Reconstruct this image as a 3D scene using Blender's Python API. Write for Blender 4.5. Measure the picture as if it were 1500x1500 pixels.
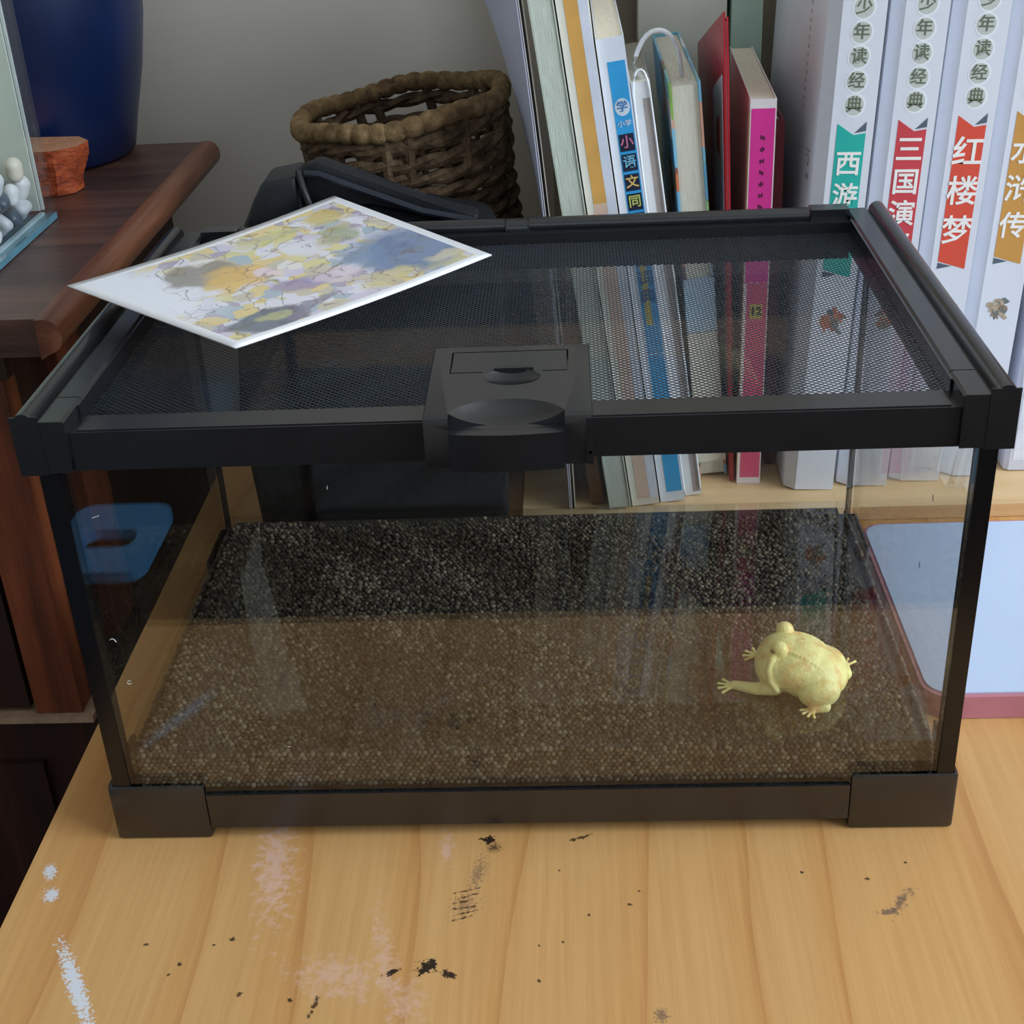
import bpy, bmesh, math, random
import numpy as np
from mathutils import Vector, Matrix, Euler
for _o in list(bpy.data.objects):
    bpy.data.objects.remove(_o)
S = bpy.context.scene
COL = S.collection
R = math.radians
random.seed(7)
rng = np.random.default_rng(7)
DZ = 0.75                      # height of the desk top above the floor; every thing below is measured from the desk top

# ------------------------------------------------------------------ camera
cam = bpy.data.cameras.new('camera')
cam.sensor_width = 36.0
cam.lens = 36.0 * 2006.4 / 1500.0
cam.clip_start = 0.01
co = bpy.data.objects.new('camera', cam)
COL.objects.link(co)
_F = Vector((-0.0490778, 0.87583447, -0.48010973))
_R = Vector((0.99845974, 0.03056857, -0.04630023))
_U = Vector((0.02587507, 0.48164255, 0.87598569))
_m = Matrix((( _R.x, _U.x, -_F.x), (_R.y, _U.y, -_F.y), (_R.z, _U.z, -_F.z)))
co.matrix_world = Matrix.Translation((0.02293, -0.40924, 0.3696 + DZ)) @ _m.to_4x4()
S.camera = co

# ------------------------------------------------------------------ world, window light, exposure
W = bpy.data.worlds.new('world'); S.world = W
W.use_nodes = True
bg = W.node_tree.nodes['Background']
bg.inputs[0].default_value = (0.62, 0.78, 1.0, 1)
bg.inputs[1].default_value = 1.0

def area(name, loc, target, sx, sy, power, color):
    l = bpy.data.lights.new(name, 'AREA')
    l.shape = 'RECTANGLE'; l.size = sx; l.size_y = sy; l.energy = power; l.color = color
    o = bpy.data.objects.new(name, l); COL.objects.link(o)
    o.location = loc
    d = Vector(target) - Vector(loc)
    o.rotation_euler = d.to_track_quat('-Z', 'Y').to_euler()
    return o
# daylight in the window opening of the right-hand wall: it lights the spines and the right of the frog and throws the shade to the left
area('window_right_offscreen', (1.86, -0.55, 1.62), (0.0, -0.55, 1.50), 1.5, 1.15, 46, (0.80, 0.90, 1.0))

S.view_settings.view_transform = 'Standard'
S.view_settings.look = 'None'
S.view_settings.gamma = 1.0
S.view_settings.use_curve_mapping = False
S.view_settings.exposure = 0.34

# ------------------------------------------------------------------ helpers
def lin(c):
    c = c / 255.0
    return c / 12.92 if c <= 0.04045 else ((c + 0.055) / 1.055) ** 2.4
def rgb(r, g, b):
    return (lin(r), lin(g), lin(b), 1.0)

def new_mat(name):
    m = bpy.data.materials.new(name); m.use_nodes = True
    nt = m.node_tree
    return m, nt, nt.nodes['Principled BSDF']

def coords(nt, scale=(1, 1, 1), rot=(0, 0, 0), loc=(0, 0, 0)):
    tc = nt.nodes.new('ShaderNodeTexCoord'); mp = nt.nodes.new('ShaderNodeMapping')
    mp.inputs['Scale'].default_value = scale; mp.inputs['Rotation'].default_value = rot; mp.inputs['Location'].default_value = loc
    nt.links.new(tc.outputs['Object'], mp.inputs['Vector'])
    return mp.outputs['Vector']

def noise(nt, vec, scale, detail=3, rough=0.55):
    n = nt.nodes.new('ShaderNodeTexNoise')
    n.inputs['Scale'].default_value = scale; n.inputs['Detail'].default_value = detail; n.inputs['Roughness'].default_value = rough
    nt.links.new(vec, n.inputs['Vector'])
    return n.outputs['Fac']

def ramp(nt, fac, stops):
    r = nt.nodes.new('ShaderNodeValToRGB')
    els = r.color_ramp.elements
    while len(els) < len(stops): els.new(0.5)
    for e, (p, c) in zip(els, stops):
        e.position = p; e.color = c
    nt.links.new(fac, r.inputs['Fac'])
    return r.outputs['Color']

def mixc(nt, fac, a, b, mode='MIX'):
    n = nt.nodes.new('ShaderNodeMix'); n.data_type = 'RGBA'; n.blend_type = mode
    for key, v in ((0, fac), (6, a), (7, b)):
        if hasattr(v, 'links') or isinstance(v, bpy.types.NodeSocket): nt.links.new(v, n.inputs[key])
        else: n.inputs[key].default_value = v
    return n.outputs[2]

def mathn(nt, op, a, b=None, clamp=False):
    n = nt.nodes.new('ShaderNodeMath'); n.operation = op; n.use_clamp = clamp
    for i, v in enumerate((a, b)):
        if v is None: continue
        if isinstance(v, bpy.types.NodeSocket): nt.links.new(v, n.inputs[i])
        else: n.inputs[i].default_value = v
    return n.outputs[0]

def bump(nt, b, h, strength=0.3, dist=0.001):
    n = nt.nodes.new('ShaderNodeBump'); n.inputs['Strength'].default_value = strength; n.inputs['Distance'].default_value = dist
    nt.links.new(h, n.inputs['Height']); nt.links.new(n.outputs['Normal'], b.inputs['Normal'])

_cache = {}
def plain(r, g, b_, rough=0.5, var=0.06, scale=60.0, bmp=0.0, spec=0.5, metal=0.0, stretch=(1, 1, 1)):
    """slightly mottled plain surface"""
    key = (r, g, b_, rough, var, scale, bmp, spec, metal, stretch)
    if key in _cache: return _cache[key]
    m, nt, b = new_mat('surface_%d_%d_%d' % (r, g, b_))
    c = rgb(r, g, b_)
    v = coords(nt, stretch)
    f = noise(nt, v, scale)
    lo = tuple(x * (1 - var * 2) for x in c[:3]) + (1,)
    hi = tuple(min(1, x * (1 + var * 2)) for x in c[:3]) + (1,)
    nt.links.new(ramp(nt, f, [(0.3, lo), (0.7, hi)]), b.inputs['Base Color'])
    b.inputs['Roughness'].default_value = rough
    b.inputs['Specular IOR Level'].default_value = spec
    b.inputs['Metallic'].default_value = metal
    if bmp: bump(nt, b, f, bmp, 0.001)
    _cache[key] = m
    return m

def obj(name, bm, mat, parent=None, bevel=0.0, seg=2, smooth=True, loc=None, angle=35):
    if bevel > 0:
        es = [e for e in bm.edges if len(e.link_faces) == 2 and e.calc_face_angle(0) > R(30)]
        bmesh.ops.bevel(bm, geom=es, offset=bevel, segments=seg, affect='EDGES', profile=0.5, clamp_overlap=True)
    bmesh.ops.recalc_face_normals(bm, faces=bm.faces)
    me = bpy.data.meshes.new(name); bm.to_mesh(me); bm.free()
    if smooth:
        me.polygons.foreach_set('use_smooth', [True] * len(me.polygons))
        me.set_sharp_from_angle(angle=R(angle))
    return link(name, me, mat, parent, loc)

def link(name, me, mat, parent=None, loc=None):
    o = bpy.data.objects.new(name, me); COL.objects.link(o)
    if mat is not None:
        me.materials.clear(); me.materials.append(mat)
    if parent is not None:
        o.parent = parent
        if loc: o.location = loc
    else:
        l = loc or (0, 0, 0)
        o.location = (l[0], l[1], l[2] + DZ)
    return o

def thing(name, label, cat, loc=(0, 0, 0), rot=(0, 0, 0), group=None):
    o = bpy.data.objects.new(name, None); COL.objects.link(o)
    o.empty_display_size = 0.02
    o.location = (loc[0], loc[1], loc[2] + DZ); o.rotation_euler = rot
    return tag(o, label, cat, group)

def tag(o, label, cat=None, group=None, kind=None):
    o['label'] = label
    if cat: o['category'] = cat
    if group: o['group'] = group
    if kind: o['kind'] = kind
    return o

def box(bm, x0, x1, y0, y1, z0, z1):
    v = [bm.verts.new(p) for p in ((x0, y0, z0), (x1, y0, z0), (x1, y1, z0), (x0, y1, z0), (x0, y0, z1), (x1, y0, z1), (x1, y1, z1), (x0, y1, z1))]
    for f in ((0, 3, 2, 1), (4, 5, 6, 7), (0, 1, 5, 4), (1, 2, 6, 5), (2, 3, 7, 6), (3, 0, 4, 7)):
        bm.faces.new([v[i] for i in f])
    return v

def bx(x0, x1, y0, y1, z0, z1):
    bm = bmesh.new(); box(bm, x0, x1, y0, y1, z0, z1); return bm

def prism(bm, pts, axis, a, b):
    """polygon pts in the two other axes, extruded along axis from a to b"""
    def P(p, t):
        if axis == 'x': return (t, p[0], p[1])
        if axis == 'y': return (p[0], t, p[1])
        return (p[0], p[1], t)
    A = [bm.verts.new(P(p, a)) for p in pts]; B = [bm.verts.new(P(p, b)) for p in pts]
    n = len(pts)
    bm.faces.new(A); bm.faces.new(B[::-1])
    for i in range(n):
        bm.faces.new((A[i], B[i], B[(i + 1) % n], A[(i + 1) % n]))

def tube(bm, path, rad, seg=8, closed=False):
    path = [Vector(p) for p in path]; n = len(path)
    rings = []
    up = Vector((0, 0, 1))
    for i, p in enumerate(path):
        if closed: t = path[(i + 1) % n] - path[i - 1]
        else: t = path[min(i + 1, n - 1)] - path[max(i - 1, 0)]
        t.normalize()
        u = up if abs(t.dot(up)) < 0.95 else Vector((1, 0, 0))
        a = t.cross(u).normalized(); b = t.cross(a).normalized()
        r = rad[i] if hasattr(rad, '__len__') else rad
        rings.append([bm.verts.new(p + a * (math.cos(k * 2 * math.pi / seg) * r) + b * (math.sin(k * 2 * math.pi / seg) * r)) for k in range(seg)])
    for i in range(n if closed else n - 1):
        A, B = rings[i], rings[(i + 1) % n]
        for k in range(seg):
            bm.faces.new((A[k], A[(k + 1) % seg], B[(k + 1) % seg], B[k]))
    if not closed:
        bm.faces.new(rings[0][::-1]); bm.faces.new(rings[-1])

def soft(pts, n=2):
    """corner-cut a polyline so that cords bend smoothly"""
    pts = [Vector(p) for p in pts]
    for _ in range(n):
        q = [pts[0]]
        for a, b in zip(pts, pts[1:]): q += [a.lerp(b, 0.25), a.lerp(b, 0.75)]
        pts = q + [pts[-1]]
    return pts

def lathe(bm, prof, seg=48, c=(0, 0, 0)):
    rings = []
    for r, z in prof:
        rings.append([bm.verts.new((c[0] + r * math.cos(k * 2 * math.pi / seg), c[1] + r * math.sin(k * 2 * math.pi / seg), c[2] + z)) for k in range(seg)])
    for A, B in zip(rings, rings[1:]):
        for k in range(seg):
            bm.faces.new((A[k], A[(k + 1) % seg], B[(k + 1) % seg], B[k]))
    bm.faces.new(rings[0][::-1]); bm.faces.new(rings[-1])

def ellipsoid(bm, c, r, rot=None, sub=3):
    M = Matrix.Translation(c) @ (rot.to_matrix().to_4x4() if rot else Matrix.Identity(4)) @ Matrix.Diagonal((r[0], r[1], r[2], 1))
    bmesh.ops.create_icosphere(bm, subdivisions=sub, radius=1.0, matrix=M)

def baked(o):
    """replace a helper object's mesh by its modifier result and return the mesh"""
    dg = bpy.context.evaluated_depsgraph_get(); dg.update()
    me = bpy.data.meshes.new_from_object(o.evaluated_get(dg))
    return me

def cut(bm_body, cutters):
    me = bpy.data.meshes.new('body'); bmesh.ops.recalc_face_normals(bm_body, faces=bm_body.faces); bm_body.to_mesh(me); bm_body.free()
    o = bpy.data.objects.new('body', me); COL.objects.link(o); tmp = [o]
    for c in cutters:
        bmesh.ops.recalc_face_normals(c, faces=c.faces)
        m2 = bpy.data.meshes.new('cutter'); c.to_mesh(m2); c.free()
        oc = bpy.data.objects.new('cutter', m2); COL.objects.link(oc); tmp.append(oc)
        md = o.modifiers.new('cut', 'BOOLEAN'); md.operation = 'DIFFERENCE'; md.object = oc; md.solver = 'EXACT'
    res = baked(o)
    for q in tmp: bpy.data.objects.remove(q)
    res.polygons.foreach_set('use_smooth', [True] * len(res.polygons)); res.set_sharp_from_angle(angle=R(30))
    return res

def text_mesh(s, size, bold=0.0, depth=0.00008):
    cu = bpy.data.curves.new('lettering', 'FONT')
    cu.body = s; cu.size = size; cu.align_x = 'CENTER'; cu.align_y = 'CENTER'
    cu.extrude = depth; cu.offset = bold; cu.resolution_u = 2
    o = bpy.data.objects.new('lettering', cu); COL.objects.link(o)
    me = baked(o)
    bpy.data.objects.remove(o)
    return me

def lettering(name, s, size, x, z, y, mat, parent, bold=0.0, spin=0.0):
    """lettering facing -y on a spine, its middle at (x, z)"""
    me = text_mesh(s, size, bold)
    me.transform(Matrix.Translation((x, y, z)) @ Matrix.Rotation(R(90), 4, 'X') @ Matrix.Rotation(spin, 4, 'Z'))
    return link(name, me, mat, parent)

def wood(name, c0, c1, c2, rough=0.45, scale=1.0, axis='y', bmp=0.25, spec=0.4):
    m, nt, b = new_mat(name)
    st = {'y': (26, 1.6, 26), 'z': (26, 26, 1.6), 'x': (1.6, 26, 26)}[axis]
    v = coords(nt, tuple(s * scale for s in st))
    f = noise(nt, v, 2.2, 6, 0.62)
    v2 = coords(nt, tuple(s * scale * 5 for s in st))
    f2 = noise(nt, v2, 2.0, 3)
    g = mathn(nt, 'ADD', mathn(nt, 'MULTIPLY', f, 0.8), mathn(nt, 'MULTIPLY', f2, 0.2))
    nt.links.new(ramp(nt, g, [(0.30, c0), (0.5, c1), (0.70, c2)]), b.inputs['Base Color'])
    b.inputs['Roughness'].default_value = rough; b.inputs['Specular IOR Level'].default_value = spec
    bump(nt, b, g, bmp, 0.002)
    return m

# ------------------------------------------------------------------ materials
def glass_mat(name, tint=(0.985, 0.993, 0.99, 1), ior=1.5):
    m = bpy.data.materials.new(name); m.use_nodes = True
    nt = m.node_tree; nt.nodes.clear()
    out = nt.nodes.new('ShaderNodeOutputMaterial'); mx = nt.nodes.new('ShaderNodeMixShader')
    tr = nt.nodes.new('ShaderNodeBsdfTransparent'); gl = nt.nodes.new('ShaderNodeBsdfGlossy'); fr = nt.nodes.new('ShaderNodeFresnel')
    tr.inputs[0].default_value = tint; gl.inputs['Roughness'].default_value = 0.0; fr.inputs[0].default_value = ior
    # Fresnel seen from either side of a thin pane: the outside index on both faces
    geo = nt.nodes.new('ShaderNodeNewGeometry')
    nt.links.new(mathn(nt, 'SUBTRACT', ior, mathn(nt, 'MULTIPLY', geo.outputs['Backfacing'], ior - 1.0 / ior)), fr.inputs[0])
    nt.links.new(fr.outputs[0], mx.inputs[0]); nt.links.new(tr.outputs[0], mx.inputs[1]); nt.links.new(gl.outputs[0], mx.inputs[2])
    nt.links.new(mx.outputs[0], out.inputs[0])
    return m
GLASS = glass_mat('clear_glass')
TANKGLASS = glass_mat('polished_tank_glass', (0.985, 0.993, 0.99, 1), 1.72)
FILM = glass_mat('clear_plastic_film', (0.95, 0.96, 0.96, 1), 1.45)
BLACK = plain(21, 22, 26, 0.25, 0.08, 110, 0.04, 0.9)
LIDTOP = LATCH = BLACK
MESHWIRE = plain(64, 75, 88, 0.35, 0.05, 200, 0.0, 0.8, 0.6)
PAPER = plain(238, 238, 240, 0.6, 0.02)
PAGES = plain(222, 214, 196, 0.8, 0.05, 400, 0.2, 0.2, 0.0, (6, 0.3, 0.3))
INK = plain(24, 22, 26, 0.6)

# ------------------------------------------------------------------ the room
X0, X1, Y0, Y1, ZF, ZC = -1.5, 1.9, -2.4, 0.515, -DZ, 1.85
WALL = plain(204, 197, 186, 0.85, 0.025, 6, 0.04, 0.2)
FLOORM = wood('floor_boards', rgb(26, 17, 13), rgb(38, 25, 18), rgb(50, 34, 25), 0.9, 0.3, 'x', 0.1, 0.1)
tag(obj('floor', bx(X0, X1, Y0, Y1, ZF - 0.04, ZF), FLOORM, smooth=False), 'dark brown wooden floor of the room', kind='structure')
tag(obj('ceiling', bx(X0, X1, Y0, Y1, ZC, ZC + 0.04), plain(226, 224, 220, 0.9), smooth=False), 'plain white ceiling', kind='structure')
tag(obj('wall_back', bx(X0, X1, Y1, Y1 + 0.06, ZF, ZC), WALL, smooth=False), 'plain light grey painted wall behind the books and basket', kind='structure')
tag(obj('wall_left', bx(X0 - 0.06, X0, Y0, Y1, ZF, ZC), WALL, smooth=False), 'plain grey painted side wall beyond the cabinet', kind='structure')
def wall_with_opening(name, plane, a0, a1, w0, w1, h0, h1, label):
    bm = bmesh.new()
    for (p0, p1, q0, q1) in ((a0, w0, ZF, ZC), (w1, a1, ZF, ZC), (w0, w1, ZF, h0), (w0, w1, h1, ZC)):
        if plane == 'x': box(bm, X1, X1 + 0.08, p0, p1, q0, q1)
        else: box(bm, p0, p1, Y0 - 0.08, Y0, q0, q1)
    tag(obj(name, bm, WALL, smooth=False), label, kind='structure')
wall_with_opening('wall_right', 'x', Y0, Y1, -1.32, 0.22, 0.28, 1.48, 'grey painted wall with the window that lights the desk')
wall_with_opening('wall_front', 'y', X0, X1, -0.77, 0.57, 0.48, 1.52, 'grey painted wall with an added window opening behind the photographer')
FRAME = plain(225, 224, 220, 0.5)
def window(name, plane, w0, w1, h0, h1, label):
    bm = bmesh.new(); t = 0.045
    pane = bmesh.new()
    for (p0, p1, q0, q1) in ((w0, w0 + t, h0, h1), (w1 - t, w1, h0, h1), (w0 + t, w1 - t, h0, h0 + t), (w0 + t, w1 - t, h1 - t, h1), ((w0 + w1) / 2 - t / 2, (w0 + w1) / 2 + t / 2, h0 + t, h1 - t)):
        if plane == 'x': box(bm, X1 + 0.02, X1 + 0.06, p0, p1, q0, q1)
        else: box(bm, p0, p1, Y0 - 0.06, Y0 - 0.02, q0, q1)
    o = tag(obj(name, bm, FRAME, smooth=False), label, kind='structure')
    if plane == 'x': box(pane, X1 + 0.038, X1 + 0.042, w0 + t, w1 - t, h0 + t, h1 - t)
    else: box(pane, w0 + t, w1 - t, Y0 - 0.042, Y0 - 0.038, h0 + t, h1 - t)
    obj('pane', pane, GLASS, o, smooth=False)
window('window_1', 'x', -1.32, 0.22, 0.28, 1.48, 'white framed window in the side wall')
window('added_window', 'y', -0.77, 0.57, 0.48, 1.52, 'added white framed window behind the photographer, letting in sky light')  # unseen window, added as a second source of daylight for the room

# ------------------------------------------------------------------ desk
def desk_material():
    m, nt, b = new_mat('oiled_pine')
    v = coords(nt, (1, 0.16, 1))
    wv = nt.nodes.new('ShaderNodeTexWave'); wv.wave_type = 'BANDS'; wv.bands_direction = 'X'; wv.wave_profile = 'SAW'
    wv.inputs['Scale'].default_value = 7.5; wv.inputs['Distortion'].default_value = 5.5; wv.inputs['Detail'].default_value = 2.0
    wv.inputs['Detail Scale'].default_value = 1.7; wv.inputs['Detail Roughness'].default_value = 0.45
    nt.links.new(v, wv.inputs['Vector'])
    base = ramp(nt, wv.outputs['Fac'], [(0.0, rgb(206, 156, 98)), (0.10, rgb(214, 168, 110)), (0.60, rgb(214, 168, 110)), (0.92, rgb(206, 154, 94)), (0.99, rgb(184, 126, 72))])
    fine = noise(nt, coords(nt, (170, 5, 170)), 2.0, 4)
    base = mixc(nt, 0.35, base, ramp(nt, fine, [(0.3, rgb(188, 138, 82)), (0.7, rgb(226, 180, 120))]))
    big = noise(nt, coords(nt, (9, 3, 9)), 1.3, 3)
    base = mixc(nt, mathn(nt, 'MULTIPLY', big, 0.35), base, rgb(222, 158, 88))
    tc = nt.nodes.new('ShaderNodeTexCoord')
    def mark(cx, cy, rx, ry, ang, colr, amount, nscale, soft=0.5, thr=0.5):
        nonlocal base
        mp = nt.nodes.new('ShaderNodeMapping'); mp.vector_type = 'TEXTURE'
        mp.inputs['Location'].default_value = (cx, cy, 0.0); mp.inputs['Rotation'].default_value = (0, 0, R(ang)); mp.inputs['Scale'].default_value = (rx, ry, 0.05)
        nt.links.new(tc.outputs['Object'], mp.inputs['Vector'])
        ln = nt.nodes.new('ShaderNodeVectorMath'); ln.operation = 'LENGTH'
        nt.links.new(mp.outputs['Vector'], ln.inputs[0])
        n = noise(nt, tc.outputs['Object'], nscale, 3, 0.7)
        # inside an ellipse whose rim is broken up by noise
        d = mathn(nt, 'ADD', mathn(nt, 'SUBTRACT', 1.0, ln.outputs['Value']), mathn(nt, 'MULTIPLY', mathn(nt, 'SUBTRACT', n, thr), 4.0))
        f = mathn(nt, 'MULTIPLY', mathn(nt, 'DIVIDE', d, soft, True), amount)
        base = mixc(nt, f, base, colr)
    pale = rgb(226, 186, 166); white = rgb(224, 228, 236); ink = rgb(30, 22, 20); grey = rgb(104, 84, 78)
    mark(-0.098, -0.012, 0.008, 0.036, 8, pale, 0.8, 260, 0.8)
    mark(-0.066, -0.070, 0.018, 0.010, -12, pale, 0.6, 240, 0.9)
    mark(-0.050, -0.062, 0.004, 0.026, 12, pale, 0.6, 300, 0.9)
    mark(-0.040, -0.082, 0.007, 0.012, 5, pale, 0.5, 300, 0.9)
    mark(-0.032, -0.006, 0.003, 0.012, 4, pale, 0.6, 300, 0.9)
    mark(-0.158, -0.073, 0.0026, 0.021, 30, white, 0.95, 700, 0.35, 0.47)
    mark(-0.186, -0.016, 0.0022, 0.004, 20, white, 0.9, 900, 0.3, 0.47)
    mark(-0.1815, -0.0285, 0.0026, 0.0032, 20, white, 0.9, 900, 0.3, 0.47)
    mark(-0.0157, -0.0015, 0.0030, 0.0022, 0, ink, 0.97, 600, 0.3)
    mark(-0.0135, -0.006, 0.004, 0.0035, 30, ink, 0.85, 1500, 0.5, 0.56)
    mark(0.0195, -0.0012, 0.0052, 0.0010, 22, ink, 0.85, 500, 0.4, 0.52)
    mark(-0.0232, -0.036, 0.008, 0.011, -30, grey, 0.5, 800, 0.5, 0.62)
    for q in range(6):
        mark(-0.0232 + 0.0012 * math.sin(q * 2.3), -0.029 - 0.0028 * q, 0.0062 - 0.0008 * (q % 3), 0.0006, 14 + 7 * math.sin(q * 1.7), ink, 0.8, 500, 0.4, 0.54)
    mark(-0.019, -0.020, 0.004, 0.012, -10, grey, 0.6, 900, 0.6, 0.56)
    mark(-0.0347, -0.0655, 0.0042, 0.0034, 40, ink, 0.97, 420, 0.3, 0.52)
    mark(-0.027, -0.069, 0.0034, 0.0018, -20, ink, 0.95, 420, 0.3, 0.53)
    mark(-0.047, -0.068, 0.0035, 0.0012, 25, ink, 0.95, 420, 0.3, 0.52)
    mark(-0.072, -0.082, 0.0012, 0.005, -12, ink, 0.85, 420, 0.3, 0.54)
    mark(0.1361, -0.0369, 0.0024, 0.0085, -38, grey, 0.8, 500, 0.8)
    mark(0.1300, -0.042, 0.0042, 0.0016, 10, grey, 0.8, 600, 0.6)
    mark(0.046, -0.0876, 0.0024, 0.0030, 10, grey, 0.7, 900, 0.5)
    for (x, y, r_) in ((-0.1068, -0.0519, 1.5), (-0.1235, -0.0635, 1.0), (-0.1377, -0.0537, 1.2), (-0.099, -0.0773, 1.4), (-0.0807, -0.0799, 1.2), (0.1261, -0.0252, 1.1),
                       (0.0378, -0.037, 0.9), (0.0049, -0.0725, 0.9), (0.012, -0.0189, 0.8), (0.1028, -0.0216, 0.9), (-0.126, -0.068, 0.8), (-0.113, -0.0545, 0.7), (0.0046, -0.0565, 0.8), (0.013, -0.055, 0.8), (0.0225, -0.0420, 0.7), (0.1420, -0.0170, 0.8), (0.0415, -0.0300, 0.7)):
        mark(x, y, r_ * 0.0009, r_ * 0.0008, 20, ink, 0.9, 500, 0.5)
    nt.links.new(base, b.inputs['Base Color'])
    b.inputs['Roughness'].default_value = 0.42; b.inputs['Specular IOR Level'].default_value = 0.35
    bump(nt, b, fine, 0.12, 0.0008)
    return m
PINE = desk_material()
PINE_EDGE = wood('pine_edge', rgb(176, 122, 68), rgb(200, 148, 88), rgb(216, 168, 108), 0.5, 0.8, 'x')
t = thing('desk', 'orange-yellow pine desk with ink spots and scratches', 'desk', (0, 0, -DZ))
obj('desk_top', bx(-0.195, 0.95, -0.15, 0.505, -0.026, 0.0), PINE, t, 0.002, loc=(0, 0, DZ))
for sx in (-0.16, 0.90):
    for sy in (-0.13, 0.46):
        obj('leg', bx(sx - 0.022, sx + 0.022, sy - 0.016, sy + 0.03, 0.0, DZ - 0.0265), PINE_EDGE, t, 0.002)
obj('apron', bx(-0.135, 0.875, -0.118, -0.10, DZ - 0.11, DZ - 0.0265), PINE_EDGE, t, 0.001)
obj('apron', bx(-0.135, 0.875, 0.462, 0.48, DZ - 0.11, DZ - 0.0265), PINE_EDGE, t, 0.001)

# ------------------------------------------------------------------ cabinet on the left
OLD = wood('old_dark_wood', rgb(28, 15, 11), rgb(48, 25, 18), rgb(70, 38, 26), 0.5, 1.0, 'z', 0.5)
OLDTOP = wood('worn_top_wood', rgb(44, 29, 25), rgb(78, 52, 44), rgb(112, 78, 64), 0.42, 0.8, 'x', 0.5, 0.5)
WORN = wood('worn_orange_wood', rgb(52, 24, 14), rgb(112, 56, 32), rgb(156, 86, 50), 0.5, 0.9, 'z', 0.5)
NOSE = wood('worn_nosing_wood', rgb(64, 33, 20), rgb(112, 64, 42), rgb(158, 104, 74), 0.38, 0.9, 'y', 0.6, 0.5)
t = thing('cabinet', 'old dark reddish-brown wooden cabinet beside the desk', 'cabinet', (0, 0, -DZ))
def cab(name, bm, mat, par=None, bev=0.0015):
    return obj(name, bm, mat, par or t, bev, loc=(0, 0, DZ) if par is None else None)
# the top slab with an uneven, split front edge
bm = bmesh.new()
ys = [(-0.62 + i * 0.02, 0.141 + 0.0025 * math.sin(i * 1.7) + 0.002 * math.sin(i * 4.1)) for i in range(21)]
pts = [(x, y) for x, y in ys] + [(-0.210, 0.143), (-0.210, 0.455), (-0.62, 0.455)]
prism(bm, pts, 'z', 0.1505, 0.168)
top = cab('cabinet_top', bm, OLDTOP, None, 0.002)
bm = bmesh.new()
pts = [(-0.2098, 0.1500), (-0.2098, 0.1682)]
for k in range(9):
    a = R(90 - k * 22.5 * 0.95); pts.append((-0.2055 + 0.0068 * math.cos(a), 0.1606 + 0.0078 * math.sin(a)))
prism(bm, pts, 'y', 0.1405, 0.456)
cab('edge_nosing', bm, NOSE, None, 0)
cab('side_panel', bx(-0.246, -0.240, 0.166, 0.448, -0.72, 0.1505), OLD)
cab('side_stile', bx(-0.240, -0.234, 0.216, 0.250, -0.045, 0.1505), WORN)
cab('side_rail', bx(-0.240, -0.234, 0.250, 0.448, 0.115, 0.1505), OLD)
cab('corner_post', bx(-0.259, -0.235, 0.152, 0.1665, -0.049, 0.136), WORN)
cab('top_rail', bx(-0.60, -0.232, 0.152, 0.1665, 0.1365, 0.150), OLD)
d = cab('door', bx(-0.60, -0.2625, 0.154, 0.166, -0.047, 0.134), OLD)
obj('door_panel', bx(-0.575, -0.285, 0.1495, 0.1545, -0.025, 0.112), WORN, d, 0.003)
cab('ledge', bx(-0.60, -0.229, 0.149, 0.168, -0.0535, -0.0495), plain(168, 140, 116, 0.5, 0.15, 80))
d = cab('drawer', bx(-0.60, -0.238, 0.154, 0.170, -0.20, -0.0545), OLD)
obj('drawer_panel', bx(-0.575, -0.262, 0.150, 0.1545, -0.18, -0.08), OLD, d, 0.002)
cab('lower_front', bx(-0.60, -0.238, 0.156, 0.170, -0.72, -0.205), OLD)
cab('back_panel', bx(-0.60, -0.2465, 0.442, 0.448, -0.72, 0.150), OLD)
cab('side_panel', bx(-0.606, -0.6005, 0.166, 0.441, -0.72, 0.1505), OLD)
cab('plinth', bx(-0.60, -0.242, 0.162, 0.44, -DZ, -0.7205), OLD)

# ------------------------------------------------------------------ fish tank on the cabinet
EDGE = plain(92, 140, 158, 0.2, 0.1, 60, 0, 0.6)
FX0, FX1, FY0, FY1, FZ = -0.55, -0.2496, 0.150, 0.2959, 0.1685
t = thing('fish_tank', 'glass fish tank with pale pebbles on the dark cabinet', 'fish tank', (0, 0, FZ))
H = 0.20
def ft(name, bm, mat, bev=0.0): return obj(name, bm, mat, t, bev, smooth=False)
ft('bottom_pane', bx(FX0, FX1, FY0, FY1, 0, 0.0032), EDGE, 0.0006)
ft('glass_pane', bx(FX1 - 0.004, FX1, FY0 + 0.0042, FY1 - 0.0042, 0.0034, H), GLASS)
ft('glass_pane', bx(FX0, FX0 + 0.004, FY0 + 0.0042, FY1 - 0.0042, 0.0034, H), GLASS)
ft('glass_pane', bx(FX0, FX1, FY0, FY0 + 0.004, 0.0034, H), GLASS)
ft('glass_pane', bx(FX0, FX1, FY1 - 0.004, FY1, 0.0034, H), GLASS)
ft('silicone_edge', bx(FX1 - 0.0056, FX1 - 0.0042, FY1 - 0.0058, FY1 - 0.0044, 0.006, H), plain(206, 214, 214, 0.35))
ft('silicone_edge', bx(FX1 - 0.0065, FX1 - 0.0042, FY0 + 0.006, FY1 - 0.006, 0.0034, 0.0050), plain(176, 200, 210, 0.3))
ft('background_sheet', bx(FX0 + 0.006, FX1 - 0.0058, FY1 - 0.0075, FY1 - 0.0062, 0.006, H), plain(208, 216, 206, 0.5, 0.08, 20))
ft('background_sheet', bx(FX1 - 0.078, FX1 - 0.0765, FY0 + 0.008, FY1 - 0.0085, 0.006, H), plain(202, 212, 196, 0.5, 0.1, 30))
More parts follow.
